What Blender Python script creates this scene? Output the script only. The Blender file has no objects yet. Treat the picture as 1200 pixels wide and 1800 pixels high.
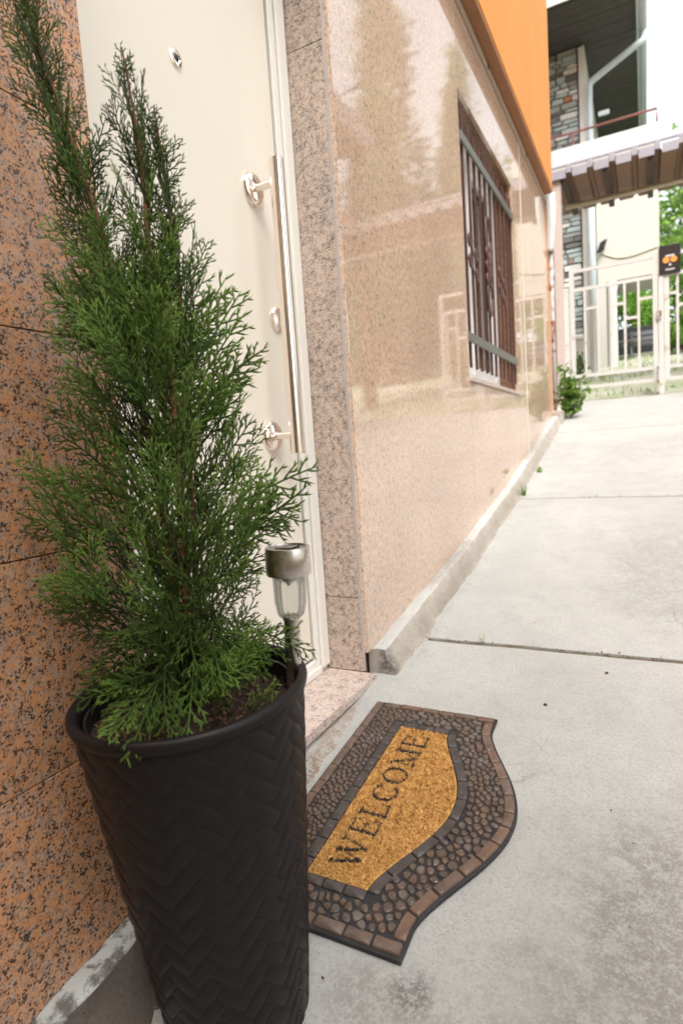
import bpy, math, random
from mathutils import Vector, Matrix, noise
import numpy as np

random.seed(7)
RNG = np.random.default_rng(7)
S = bpy.context.scene
COL = S.collection

# ------------------------------------------------------------------ camera
CAM_POS = Vector((0.75, 0.0, 0.70))
_r, _u, _f = Vector((.8859, .4590, -.0676)), Vector((.0132, .1208, .9926)), Vector((-.4638, .8802, -.1010))
cam_d = bpy.data.cameras.new('camera'); cam = bpy.data.objects.new('camera', cam_d); COL.objects.link(cam)
cam_d.sensor_fit = 'VERTICAL'; cam_d.sensor_height = 36.0; cam_d.sensor_width = 24.0
cam_d.lens = 36.0 * 1025.2 / 1800.0
cam_d.clip_start = 0.02; cam_d.clip_end = 600
_m = Matrix((( _r.x, _u.x, -_f.x, CAM_POS.x), (_r.y, _u.y, -_f.y, CAM_POS.y), (_r.z, _u.z, -_f.z, CAM_POS.z), (0, 0, 0, 1)))
cam.matrix_world = _m
cam_d.dof.use_dof = True; cam_d.dof.focus_distance = 1.05; cam_d.dof.aperture_fstop = 4.0
S.camera = cam

# ------------------------------------------------------------------ sky, sun, exposure
SUN_EL, SUN_AZ = math.radians(54), math.radians(150)      # azimuth from +Y towards +X
w = bpy.data.worlds.new('World'); S.world = w; w.use_nodes = True
nt = w.node_tree; nt.nodes.clear()
sky = nt.nodes.new('ShaderNodeTexSky'); sky.sky_type = 'NISHITA'; sky.sun_disc = False
sky.sun_elevation = SUN_EL; sky.sun_rotation = SUN_AZ; sky.dust_density = 4.0; sky.air_density = 1.0; sky.ozone_density = 1.0
hs = nt.nodes.new('ShaderNodeHueSaturation'); hs.inputs['Saturation'].default_value = 0.16; hs.inputs['Value'].default_value = 1.0
bg = nt.nodes.new('ShaderNodeBackground'); bg.inputs['Strength'].default_value = 0.15
wo = nt.nodes.new('ShaderNodeOutputWorld')
nt.links.new(sky.outputs[0], hs.inputs['Color']); nt.links.new(hs.outputs[0], bg.inputs[0]); nt.links.new(bg.outputs[0], wo.inputs[0])
sun_d = bpy.data.lights.new('sun', 'SUN'); sun_d.energy = 0.8; sun_d.angle = math.radians(26); sun_d.color = (1.0, .97, .91)
sun = bpy.data.objects.new('sun', sun_d); COL.objects.link(sun)
_sd = Vector((math.sin(SUN_AZ) * math.cos(SUN_EL), math.cos(SUN_AZ) * math.cos(SUN_EL), math.sin(SUN_EL)))
sun.rotation_euler = _sd.to_track_quat('Z', 'Y').to_euler(); sun.location = (3, 2, 12)
S.view_settings.view_transform = 'Standard'; S.view_settings.look = 'None'
S.view_settings.exposure = 1.55; S.view_settings.gamma = 1.0
S.render.engine = 'CYCLES'
S.cycles.use_denoising = True
S.cycles.max_bounces = 8; S.cycles.transparent_max_bounces = 12
S.cycles.sample_clamp_indirect = 6.0

# ------------------------------------------------------------------ helpers
class MB:
    """collects vertices and faces for one mesh object"""
    def __init__(s): s.v = []; s.f = []; s.mi = []
    def add(s, vs, fs, mi=0):
        b = len(s.v); s.v += [tuple(p) for p in vs]
        for q in fs: s.f.append(tuple(i + b for i in q)); s.mi.append(mi)
        return s
    def box(s, a, b, mi=0):
        x0, y0, z0 = a; x1, y1, z1 = b
        return s.add([(x0,y0,z0),(x1,y0,z0),(x1,y1,z0),(x0,y1,z0),(x0,y0,z1),(x1,y0,z1),(x1,y1,z1),(x0,y1,z1)],
                     [(0,3,2,1),(4,5,6,7),(0,1,5,4),(1,2,6,5),(2,3,7,6),(3,0,4,7)], mi)
    def prism_x(s, poly, x0, x1, mi=0):          # polygon in (y, z), counter-clockwise seen from +x
        n = len(poly)
        vs = [(x0, p[0], p[1]) for p in poly] + [(x1, p[0], p[1]) for p in poly]
        fs = [tuple(range(n - 1, -1, -1)), tuple(range(n, 2 * n))]
        fs += [(i, (i + 1) % n, n + (i + 1) % n, n + i) for i in range(n)]
        return s.add(vs, fs, mi)
    def prism_z(s, poly, zf0, zf1, mi=0):        # polygon in (x, y)
        n = len(poly)
        vs = [(p[0], p[1], zf0(p)) for p in poly] + [(p[0], p[1], zf1(p)) for p in poly]
        fs = [tuple(range(n - 1, -1, -1)), tuple(range(n, 2 * n))]
        fs += [(i, (i + 1) % n, n + (i + 1) % n, n + i) for i in range(n)]
        return s.add(vs, fs, mi)
    def tube(s, pts, rad, n=8, cap=True, mi=0, closed=False):
        pts = [Vector(p) for p in pts]
        if not hasattr(rad, '__len__'): rad = [rad] * len(pts)
        vs = []; prev = None; N = len(pts)
        for i, p in enumerate(pts):
            if closed: t = pts[(i + 1) % N] - pts[i - 1]
            else: t = pts[min(i + 1, N - 1)] - pts[max(i - 1, 0)]
            t.normalize()
            if prev is None:
                a = Vector((0, 0, 1)) if abs(t.z) < .9 else Vector((1, 0, 0))
                x = t.cross(a).normalized()
            else:
                x = (prev - t * prev.dot(t)).normalized()
            prev = x; y = t.cross(x)
            for k in range(n):
                c = 2 * math.pi * k / n
                vs.append(p + (x * math.cos(c) + y * math.sin(c)) * rad[i])
        fs = []
        for i in range(N if closed else N - 1):
            j = (i + 1) % N
            for k in range(n):
                l = (k + 1) % n
                fs.append((i * n + k, i * n + l, j * n + l, j * n + k))
        if cap and not closed:
            fs.append(tuple(range(n - 1, -1, -1))); fs.append(tuple((N - 1) * n + k for k in range(n)))
        return s.add(vs, fs, mi)
    def lathe(s, prof, n=40, origin=(0,0,0), axis=(0,0,1), mi=0, cap=True):
        ax = Vector(axis).normalized(); a = Vector((1,0,0)) if abs(ax.x) < .9 else Vector((0,1,0))
        x = (a - ax * a.dot(ax)).normalized(); y = ax.cross(x); o = Vector(origin)
        vs = []; fs = []
        for r, h in prof:
            for k in range(n):
                c = 2 * math.pi * k / n
                vs.append(o + ax * h + (x * math.cos(c) + y * math.sin(c)) * r)
        for i in range(len(prof) - 1):
            for k in range(n):
                l = (k + 1) % n
                fs.append((i * n + k, i * n + l, (i + 1) * n + l, (i + 1) * n + k))
        if cap: fs.append(tuple(range(n - 1, -1, -1))); fs.append(tuple((len(prof) - 1) * n + k for k in range(n)))
        return s.add(vs, fs, mi)

def link_mesh(name, me, parent=None):
    o = bpy.data.objects.new(name, me); COL.objects.link(o)
    if parent is not None:
        o.parent = parent
        w_ = parent.get('_w')
        o.matrix_parent_inverse = Matrix.Translation(Vector(WORLD[parent.name])).inverted()
        WORLD[o.name] = WORLD[parent.name]
        WORLD[o.name] = (0, 0, 0)
    else: WORLD[o.name] = (0, 0, 0)
    return o
WORLD = {}
def obj(name, mb, mats, parent=None, smooth=False, bevel=0, segs=2, auto=None):
    me = bpy.data.meshes.new(name); me.from_pydata(mb.v, [], mb.f)
    if not isinstance(mats, (list, tuple)): mats = [mats]
    for m in mats: me.materials.append(m)
    if len(mats) > 1: me.polygons.foreach_set('material_index', mb.mi)
    if smooth: me.polygons.foreach_set('use_smooth', [True] * len(me.polygons))
    me.update()
    if auto is not None:
        me.polygons.foreach_set('use_smooth', [True] * len(me.polygons))
        me.set_sharp_from_angle(angle=math.radians(auto))
    o = link_mesh(name, me, parent)
    if bevel:
        b = o.modifiers.new('bevel', 'BEVEL'); b.width = bevel; b.segments = segs; b.limit_method = 'ANGLE'; b.angle_limit = math.radians(40)
        b.harden_normals = False
    return o
def tag(o, label=None, cat=None, group=None, kind=None):
    if label: o['label'] = label
    if cat: o['category'] = cat
    if group: o['group'] = group
    if kind: o['kind'] = kind
    return o
def thing(name, loc, label, cat, group=None):
    o = bpy.data.objects.new(name, None); COL.objects.link(o); o.location = loc; o.empty_display_size = .05
    WORLD[o.name] = tuple(loc)
    return tag(o, label, cat, group)
def lerp(a, b, t): return a + (b - a) * t
def interp(x, tab):
    for (x0, y0), (x1, y1) in zip(tab, tab[1:]):
        if x <= x1: return y0 + (y1 - y0) * (x - x0) / (x1 - x0)
    return tab[-1][1]
def catmull(pts, n=8):
    P = [Vector(p) for p in pts]; out = []
    for i in range(len(P) - 1):
        p0 = P[max(i - 1, 0)]; p1 = P[i]; p2 = P[i + 1]; p3 = P[min(i + 2, len(P) - 1)]
        for k in range(n):
            t = k / n
            out.append(.5 * ((2 * p1) + (p2 - p0) * t + (2 * p0 - 5 * p1 + 4 * p2 - p3) * t * t + (3 * p1 - p0 - 3 * p2 + p3) * t ** 3))
    out.append(P[-1]); return out

# kerb-top height and ground height along the ramp (y)
KT = [(-4, -.49), (0, -.088), (.42, -.036), (.59, -.018), (1.594, .103), (2.471, .236), (3.584, .4405), (5.043, .763), (7, 1.205), (10, 1.90), (16, 3.0), (26, 3.6), (300, 4.2)]
def K(y): return interp(y, KT)
def G(y): return K(y) - .075

# ------------------------------------------------------------------ materials
class NB:
    def __init__(s, name):
        s.m = bpy.data.materials.new(name); s.m.use_nodes = True; s.t = s.m.node_tree; s.t.nodes.clear()
        s.out = s.n('ShaderNodeOutputMaterial'); s.b = s.n('ShaderNodeBsdfPrincipled'); s.l(s.b.outputs[0], s.out.inputs[0])
        s._tc = None
    def n(s, t, **kw):
        x = s.t.nodes.new(t)
        for k, v in kw.items(): setattr(x, k, v)
        return x
    def l(s, a, b): s.t.links.new(a, b)
    def co(s):
        if s._tc is None: s._tc = s.n('ShaderNodeTexCoord').outputs['Object']
        return s._tc
    def mapped(s, scale=(1,1,1), loc=(0,0,0), rot=(0,0,0)):
        mp = s.n('ShaderNodeMapping'); mp.inputs['Scale'].default_value = scale; mp.inputs['Location'].default_value = loc; mp.inputs['Rotation'].default_value = rot
        s.l(s.co(), mp.inputs[0]); return mp.outputs[0]
    def noise(s, scale, detail=3, rough=.55, vec=None, dist=0):
        x = s.n('ShaderNodeTexNoise'); x.inputs['Scale'].default_value = scale; x.inputs['Detail'].default_value = detail; x.inputs['Roughness'].default_value = rough; x.inputs['Distortion'].default_value = dist
        s.l(vec if vec is not None else s.co(), x.inputs['Vector']); return x.outputs['Fac']
    def noisec(s, scale, detail=3, vec=None):
        x = s.n('ShaderNodeTexNoise'); x.inputs['Scale'].default_value = scale; x.inputs['Detail'].default_value = detail
        s.l(vec if vec is not None else s.co(), x.inputs['Vector']); return x.outputs['Color']
    def voro(s, scale, vec=None, feature='F1', out='Color', rand=1):
        x = s.n('ShaderNodeTexVoronoi', feature=feature); x.inputs['Scale'].default_value = scale; x.inputs['Randomness'].default_value = rand
        s.l(vec if vec is not None else s.co(), x.inputs['Vector']); return x.outputs[out]
    def ramp(s, fac, stops, interp='LINEAR'):
        r = s.n('ShaderNodeValToRGB'); r.color_ramp.interpolation = interp
        e = r.color_ramp.elements
        while len(e) < len(stops): e.new(.5)
        for i, (p, c) in enumerate(stops):
            e[i].position = p
            if not hasattr(c, '__len__'): c = (c, c, c)
            e[i].color = (*c, 1)
        s.l(fac, r.inputs[0]); return r.outputs[0]
    def mix(s, fac, a, b, blend='MIX'):
        x = s.n('ShaderNodeMix', data_type='RGBA', blend_type=blend)
        for v, i in ((fac, 0), (a, 6), (b, 7)):
            if hasattr(v, 'is_linked') or hasattr(v, 'links'): s.l(v, x.inputs[i])
            elif hasattr(v, '__len__'): x.inputs[i].default_value = (*v[:3], 1)
            else: x.inputs[i].default_value = v
        return x.outputs[2]
    def math(s, op, a, b=0.0, clamp=False):
        x = s.n('ShaderNodeMath', operation=op, use_clamp=clamp)
        for v, i in ((a, 0), (b, 1)):
            if hasattr(v, 'links'): s.l(v, x.inputs[i])
            else: x.inputs[i].default_value = v
        return x.outputs[0]
    def bump(s, h, strength=.3, dist=.002, prev=None):
        x = s.n('ShaderNodeBump'); x.inputs['Strength'].default_value = strength; x.inputs['Distance'].default_value = dist
        s.l(h, x.inputs['Height'])
        if prev is not None: s.l(prev, x.inputs['Normal'])
        s.l(x.outputs[0], s.b.inputs['Normal']); return x.outputs[0]
    def set(s, **kw):
        for k, v in kw.items():
            i = s.b.inputs[k]
            if hasattr(v, 'links'): s.l(v, i)
            elif hasattr(v, '__len__') and len(v) == 3: i.default_value = (*v, 1)
            else: i.default_value = v
        return s.m

def plain(name, col, rough=.5, metal=0, var=.12, vs=18, bump=0, bs=200, spec=.5, bd=.001):
    b = NB(name)
    f = b.noise(vs, 4)
    c = b.mix(f, tuple(x * (1 - var) for x in col), tuple(min(1, x * (1 + var)) for x in col))
    b.set(**{'Base Color': c, 'Roughness': rough, 'Metallic': metal, 'Specular IOR Level': spec})
    if bump: b.bump(b.noise(bs, 3), bump, bd)
    return b.m

def granite(name, orange, pale, grey, dark, sc=1.0, dark_amt=.5, rough=.08, spec=.5, contrast=.88):
    b = NB(name)
    # a warped position so that crystals are ragged
    wv = b.n('ShaderNodeVectorMath', operation='MULTIPLY_ADD')
    b.l(b.noisec(150 * sc, 3), wv.inputs[0]); wv.inputs[1].default_value = (.0028 / sc,) * 3; b.l(b.co(), wv.inputs[2])
    v = wv.outputs[0]
    big = b.voro(62 * sc, v)                     # feldspar crystals
    sep = b.n('ShaderNodeSeparateColor'); b.l(big, sep.inputs[0])
    feld = b.ramp(sep.outputs[0], [(0, orange), (.42, tuple(x * 1.12 for x in orange)), (.45, pale), (.70, tuple(.5 * (x + y) for x, y in zip(pale, orange))), (.74, grey), (1, tuple(x * 1.25 for x in grey))])
    fine = b.noise(420 * sc, 2)
    feld = b.mix(.5, feld, b.mix(fine, tuple(x * .75 for x in orange), tuple(min(1, x * 1.3) for x in pale)))
    clump = b.noise(34 * sc, 4, .65)
    speck = b.voro(200 * sc)
    sp = b.n('ShaderNodeSeparateColor'); b.l(speck, sp.inputs[0])
    thr = b.math('MULTIPLY_ADD', clump, 1.9); b.t.nodes[-1].inputs[2].default_value = -.98 + dark_amt * .5
    dm = b.math('GREATER_THAN', b.math('SUBTRACT', thr, sp.outputs[1]), 0.0)
    gm = b.math('GREATER_THAN', b.math('SUBTRACT', b.math('ADD', thr, .22), sp.outputs[2]), 0.0)
    c = b.mix(b.math('MULTIPLY', gm, .6), feld, tuple(x * .62 for x in grey))
    c = b.mix(b.math('MULTIPLY', dm, contrast), c, dark)
    oi = b.n('ShaderNodeObjectInfo'); hv = b.n('ShaderNodeHueSaturation'); b.l(c, hv.inputs['Color'])      # every slab differs a little
    mr = b.math('MULTIPLY_ADD', oi.outputs['Random'], .14); b.t.nodes[-1].inputs[2].default_value = .93; b.l(b.math('MULTIPLY', mr, b.ramp(b.noise(2.3, 3), [(.3, .92), (.7, 1.08)])), hv.inputs['Value']); c = hv.outputs[0]
    b.set(**{'Base Color': c, 'Roughness': rough, 'Specular IOR Level': spec, 'IOR': 2.05 if spec > .6 else 1.5})
    b.bump(b.noise(3.0, 2), .05, .004)
    return b.m

M = {}
M['granite_left'] = granite('granite_left', (.53, .222, .082), (.57, .335, .195), (.35, .265, .22), (.036, .028, .027), 1.75, .41, .25)
M['granite_wall'] = granite('granite_wall', (.60, .38, .26), (.64, .46, .345), (.48, .385, .32), (.16, .12, .10), 1.7, .19, .045, .95, .75)
M['granite_reveal'] = granite('granite_reveal', (.55, .40, .31), (.62, .50, .42), (.46, .40, .37), (.07, .058, .058), 2.1, .44, .30)
M['granite_step'] = granite('granite_step', (.57, .42, .35), (.63, .53, .47), (.45, .38, .35), (.11, .09, .085), 1.3, .2, .30)
M['granite_brown'] = granite('granite_brown', (.27, .135, .075), (.30, .17, .10), (.18, .11, .075), (.035, .025, .02), 1.2, .35, .30)
M['core'] = plain('core', (.16, .11, .085), .9)

def concrete(name, a, bcol, stains=(), rough=.85, agg=.35):
    b = NB(name)
    large = b.noise(1.7, 5, .6, dist=.4); mid = b.noise(11, 6, .65); fine = b.noise(160, 4, .7)
    c = b.mix(b.ramp(large, [(.32, 0), (.68, 1)]), a, bcol)
    c = b.mix(b.math('MULTIPLY', b.ramp(mid, [(.42, 0), (.75, 1)]), .42), c, tuple(x * .74 for x in a))
    c = b.mix(b.math('MULTIPLY', b.ramp(fine, [(.45, 0), (.72, 1)]), .5), c, tuple(x * .55 for x in a))
    pits = b.voro(150, feature='F1', out='Distance')
    pm = b.math('MULTIPLY', b.ramp(pits, [(.13, 1), (.17, 0)]), b.ramp(b.noise(23, 3), [(.50, 0), (.60, 1)]))
    c = b.mix(b.math('MULTIPLY', pm, .75), c, tuple(x * .3 for x in a))
    wh = b.math('MULTIPLY', b.ramp(b.voro(118, feature='F1', out='Distance'), [(.10, 1), (.17, 0)]), b.ramp(b.noise(15, 3), [(.52, 0), (.64, 1)]))
    c = b.mix(b.math('MULTIPLY', wh, .5), c, (.72, .70, .66))
    h = b.math('ADD', b.math('MULTIPLY', fine, .6), b.math('MULTIPLY', mid, .9))
    for (cx, cy, cz), rad, col, amt in stains:      # worn, dirty patches with a place of their own
        mp = b.mapped((1 / rad[0], 1 / rad[1], .3), (-cx / rad[0], -cy / rad[1], -cz * .3))
        g = b.n('ShaderNodeTexGradient', gradient_type='SPHERICAL'); b.l(mp, g.inputs[0])
        e = b.math('ADD', g.outputs['Fac'], b.math('MULTIPLY', b.math('SUBTRACT', b.noise(9, 6, .7), .5), .9))
        mk = b.math('MULTIPLY', b.ramp(e, [(.18, 0), (.62, 1)]), b.ramp(b.math('ADD', b.math('MULTIPLY', b.noise(36, 5, .75), .5), b.math('MULTIPLY', b.noise(190, 3, .75), .5)), [(.44, .12), (.54, 1)]))
        c = b.mix(b.math('MULTIPLY', mk, amt), c, col)
        h = b.math('SUBTRACT', h, b.math('MULTIPLY', mk, .5))
    wv = b.n('ShaderNodeVectorMath', operation='MULTIPLY_ADD'); b.l(b.noisec(7, 5), wv.inputs[0]); wv.inputs[1].default_value = (.11,) * 3; b.l(b.co(), wv.inputs[2])
    cr = b.math('MULTIPLY', b.ramp(b.voro(2.1, wv.outputs[0], feature='DISTANCE_TO_EDGE', out='Distance'), [(.0, 1), (.006, 0)]), b.ramp(b.noise(2.6, 2), [(.60, 0), (.68, 1)]))   # hairline cracks
    c = b.mix(b.math('MULTIPLY', cr, .45), c, tuple(x * .35 for x in a)); h = b.math('SUBTRACT', h, b.math('MULTIPLY', cr, .8))
    h = b.math('SUBTRACT', h, b.math('MULTIPLY', pm, .8))
    b.set(**{'Base Color': c, 'Roughness': rough, 'Specular IOR Level': .35})
    b.bump(h, agg, .003)
    return b.m
M['concrete'] = concrete('concrete', (.382, .374, .350), (.462, .454, .430),
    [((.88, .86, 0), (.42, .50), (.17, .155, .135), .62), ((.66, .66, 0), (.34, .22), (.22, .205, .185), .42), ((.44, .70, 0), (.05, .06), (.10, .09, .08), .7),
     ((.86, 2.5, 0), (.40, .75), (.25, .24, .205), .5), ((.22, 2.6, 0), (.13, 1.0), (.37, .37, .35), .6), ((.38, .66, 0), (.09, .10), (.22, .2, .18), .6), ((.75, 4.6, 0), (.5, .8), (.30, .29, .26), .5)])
M['apron'] = concrete('apron', (.42, .40, .36), (.52, .50, .46), [((.055, .98, 0), (.055, .36), (.24, .155, .105), .95), ((.03, 1.30, 0), (.05, .22), (.30, .21, .15), .7), ((.07, .75, 0), (.09, .2), (.18, .13, .10), .8)], agg=.8)
M['kerb_top'] = concrete('kerb_top', (.42, .405, .375), (.58, .57, .54), [((.02, 2.4, 0), (.05, .5), (.25, .22, .18), .6), ((.02, 4.6, 0), (.06, .7), (.22, .2, .165), .7)], agg=.8)
M['kerb'] = concrete('kerb', (.37, .325, .275), (.45, .41, .36), [((0.0, .5, 0), (.16, .9), (.10, .08, .07), .9), ((.06, 1.55, 0), (.06, .06), (.09, .08, .075), .9), ((.075, 3.0, 0), (.035, 3.0), (.27, .215, .17), .55)], agg=.6)
M['kerb_old'] = concrete('kerb_old', (.095, .078, .066), (.17, .14, .12), [], agg=1.0)
M['paint_splash'] = None
b = NB('splashed_kerb_top')
c = b.mix(b.ramp(b.noise(28, 5, .7), [(.40, 0), (.52, 1)]), (.15, .14, .13), (.50, .52, .50))
c = b.mix(b.ramp(b.noise(17, 3, .6, vec=b.mapped(loc=(3, 7, 1))), [(.63, 0), (.67, 1)]), c, (.50, .14, .06))
b.set(**{'Base Color': c, 'Roughness': .7}); b.bump(b.noise(60, 5, .7), .7, .004); M['splash'] = b.m
b = NB('earth')
c = b.mix(b.noise(70, 5, .7), (.20, .13, .09), (.42, .32, .24)); b.set(**{'Base Color': c, 'Roughness': .95}); b.bump(b.noise(130, 5, .75), 1.0, .006); M['earth'] = b.m
b = NB('joint_dirt')
c = b.ramp(b.noise(28, 5, .7), [(.3, (.06, .045, .035)), (.5, (.16, .12, .09)), (.62, (.07, .09, .03))]); b.set(**{'Base Color': c, 'Roughness': 1}); b.bump(b.noise(150, 4), 1, .004); M['joint'] = b.m

M['door'] = plain('door_cream', (.78, .715, .62), .30, var=.02, vs=3)
b = NB('frame_white'); b.set(**{'Base Color': (.78, .75, .69), 'Roughness': .28}); M['frame'] = b.m
M['gasket'] = plain('gasket', (.03, .02, .025), .6)
b = NB('polished_steel'); b.set(**{'Base Color': (.90, .81, .74), 'Metallic': 1, 'Roughness': .12}); M['chrome'] = b.m
b = NB('brushed_steel'); s_ = b.noise(160, 4, .6, vec=b.mapped((1, 1, 40)))
b.set(**{'Base Color': (.66, .62, .57), 'Metallic': 1, 'Roughness': b.ramp(s_, [(0, .20), (1, .34)]), 'Anisotropic': .5}); M['brushed'] = b.m
b = NB('orange_render'); c = b.mix(b.noise(2.2, 4), (.60, .235, .055), (.68, .285, .075)); c = b.mix(b.math('MULTIPLY', b.ramp(b.noise(6, 4, .6, vec=b.mapped((1, 1, .12))), [(.45, 0), (.75, 1)]), .35), c, (.48, .18, .05)); b.set(**{'Base Color': c, 'Roughness': .9}); b.bump(b.noise(240, 3, .7), .5, .003); M['orange'] = b.m
M['soffit_brown'] = plain('soffit_brown', (.27, .115, .045), .6, var=.15)
M['rail'] = plain('rail_metal', (.42, .33, .27), .4, metal=.2)
M['silicone'] = plain('silicone', (.66, .60, .54), .45)
M['edge_reflection'] = plain('edge_reflection', (.46, .41, .40), .5)
M['pvc_white'] = plain('pvc_white', (.80, .79, .77), .3, var=.03)
M['iron'] = plain('iron_brown', (.085, .035, .027), .45, var=.3, vs=60, bump=.25)
M['flat_bar'] = plain('flat_bar_grey', (.20, .195, .18), .38, metal=.45, var=.2)
b = NB('window_glass_pane'); b.set(**{'Base Color': (.04, .026, .02), 'Roughness': .03, 'Specular IOR Level': .6}); M['pane'] = b.m
b = NB('window_glass_clear'); b.set(**{'Base Color': (.55, .45, .40), 'Roughness': .01, 'Transmission Weight': 1.0, 'IOR': 1.45}); M['pane_clear'] = b.m
M['curtain_reflection'] = plain('curtain_reflection', (.62, .58, .54), .9)
M['pipe'] = plain('pipe_grey', (.42, .49, .51), .4, var=.15, vs=5)
M['pipe_white'] = plain('pipe_white', (.66, .70, .70), .4)
b = NB('rusty_pole'); c = b.mix(b.ramp(b.noise(14, 5), [(.5, 0), (.6, 1)]), (.42, .42, .42), (.20, .07, .03)); b.set(**{'Base Color': c, 'Roughness': .7}); M['rusty'] = b.m
b = NB('gate_paint'); c = b.mix(b.ramp(b.noise(8, 5, .7), [(.60, 0), (.70, 1)]), (.60, .585, .56), (.36, .24, .18)); b.set(**{'Base Color': c, 'Roughness': .5}); M['gate'] = b.m
M['sheet_under'] = plain('sheet_under', (.20, .105, .07), .6, var=.15)
M['sheet_top'] = plain('sheet_top', (.33, .32, .37), .5)
M['rafter'] = plain('rafter', (.06, .036, .03), .7)
M['beam'] = plain('beam_paint', (.55, .51, .42), .5)
M['soffit_dark'] = plain('soffit_dark', (.055, .052, .05), .8, var=.35, vs=9, bump=.4, bs=60)
M['plaster_white'] = plain('plaster_white', (.64, .64, .61), .9, var=.05, bump=.2)
M['plaster_cream'] = plain('plaster_cream', (.58, .565, .51), .9, var=.05, vs=3, bump=.2)
M['plaster_tan'] = plain('plaster_tan', (.52, .46, .38), .9, var=.08, vs=3, bump=.2)
M['mortar'] = plain('mortar', (.17, .155, .14), .95, bump=.6, bs=40)
STONE = [plain('stone_%s' % n_, c_, .9, var=.3, vs=25, bump=.7, bs=50, bd=.01) for n_, c_ in
         (('grey', (.30, .32, .31)), ('teal', (.38, .46, .45)), ('dark', (.15, .15, .145)), ('pale', (.62, .64, .61)), ('rust', (.45, .20, .09)), ('brown', (.27, .21, .165)))]
M['rail_red'] = plain('rail_red', (.22, .075, .06), .6)
M['sign_black'] = plain('sign_black', (.022, .018, .018), .35)
b = NB('sign_orange'); b.set(**{'Base Color': (.78, .30, .06), 'Roughness': .4}); M['sign_orange'] = b.m
b = NB('sign_white'); b.set(**{'Base Color': (.75, .72, .72), 'Roughness': .4}); M['sign_white'] = b.m
M['black_plastic'] = plain('black_plastic', (.02, .018, .018), .4)
M['dark_board'] = plain('dark_board', (.035, .038, .037), .7, var=.3, vs=4)
M['furniture'] = plain('furniture_grey', (.20, .20, .21), .5)
b = NB('dry_ground'); c = b.mix(b.ramp(b.noise(3, 5, .7), [(.35, 0), (.65, 1)]), (.58, .57, .51), (.40, .43, .25)); b.set(**{'Base Color': c, 'Roughness': 1}); b.bump(b.noise(30, 5), .8, .02); M['ground'] = b.m

def leafmat(name, a, bcol, trans=.35, rough=.55):
    b = NB(name)
    oi = b.n('ShaderNodeObjectInfo')
    at = b.n('ShaderNodeAttribute', attribute_name='tipc')
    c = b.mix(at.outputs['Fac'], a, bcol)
    hsv = b.n('ShaderNodeHueSaturation')
    hsv.inputs['Saturation'].default_value = 1.0
    b.l(b.math('MULTIPLY_ADD', oi.outputs['Random'], .5), hsv.inputs['Value']); b.t.nodes[-1].inputs[2].default_value = .75
    b.l(b.math('MULTIPLY', b.ramp(b.noise(14, 3), [(.32, .62), (.68, 1.25)]), b.math('MULTIPLY_ADD', oi.outputs['Random'], .75)), hsv.inputs['Value']); b.t.nodes[-1].inputs[2].default_value = .62
    [n for n in b.t.nodes if n.type == 'MATH' and n.operation == 'MULTIPLY_ADD'][-1].inputs[2].default_value = .62
    c = b.mix(b.math('MULTIPLY', b.ramp(b.noise(21, 3, .6, vec=b.mapped(loc=(4, 2, 9))), [(.66, 0), (.74, 1)]), .55), c, (.16, .10, .035))   # a few browned tips
    b.l(b.math('MULTIPLY_ADD', b.noise(6, 2), -.05), hsv.inputs['Hue']); [n for n in b.t.nodes if n.type == 'MATH' and n.operation == 'MULTIPLY_ADD'][-1].inputs[2].default_value = .522
    b.l(c, hsv.inputs['Color'])
    b.set(**{'Base Color': hsv.outputs[0], 'Roughness': rough, 'Specular IOR Level': .35})
    tr = b.n('ShaderNodeBsdfTranslucent'); b.l(hsv.outputs[0], tr.inputs[0])
    ms = b.n('ShaderNodeMixShader'); ms.inputs[0].default_value = trans
    b.l(b.b.outputs[0], ms.inputs[1]); b.l(tr.outputs[0], ms.inputs[2]); b.l(ms.outputs[0], b.out.inputs[0])
    return b.m
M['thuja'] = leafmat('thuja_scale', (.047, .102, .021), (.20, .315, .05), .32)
M['leaf_bright'] = leafmat('leaf_bright', (.17, .34, .055), (.31, .49, .11), .5)
M['leaf_mid'] = leafmat('leaf_mid', (.08, .19, .04), (.16, .30, .07), .4)
M['leaf_conifer'] = leafmat('leaf_conifer', (.085, .15, .06), (.20, .28, .11), .4)
M['twig'] = plain('twig_brown', (.055, .05, .02), .8, var=.35, vs=60)
M['bark_red'] = plain('bark_red', (.22, .085, .04), .8, var=.35, vs=60, bump=.5)
M['bark'] = plain('bark', (.10, .075, .055), .9, var=.3, vs=20, bump=.7, bs=40)
b = NB('pot_plastic')
b.set(**{'Base Color': b.mix(b.noise(7, 4), (.0105, .0082, .0082), (.0155, .012, .012)), 'Roughness': b.ramp(b.noise(40, 4), [(.3, .40), (.7, .52)]), 'Specular IOR Level': .22}); b.bump(b.noise(500, 3), .12, .0008); M['pot'] = b.m
M['liner'] = plain('liner_black', (.012, .012, .013), .45)
b = NB('soil'); c = b.ramp(b.noise(110, 5, .7), [(.3, (.014, .009, .007)), (.55, (.05, .03, .02)), (.7, (.12, .065, .038))]); b.set(**{'Base Color': c, 'Roughness': 1}); b.bump(b.noise(160, 5, .8), 1, .006); M['soil'] = b.m
b = NB('crumbs'); c = b.ramp(b.noise(60, 2), [(.35, (.05, .028, .018)), (.6, (.22, .11, .06))]); b.set(**{'Base Color': c, 'Roughness': 1}); M['crumb'] = b.m
b = NB('rubber'); c = b.mix(b.ramp(b.noise(45, 5, .7), [(.5, 0), (.75, 1)]), (.017, .016, .018), (.055, .05, .047)); b.set(**{'Base Color': c, 'Roughness': .55}); b.bump(b.noise(400, 3), .2, .001); M['rubber'] = b.m
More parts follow.
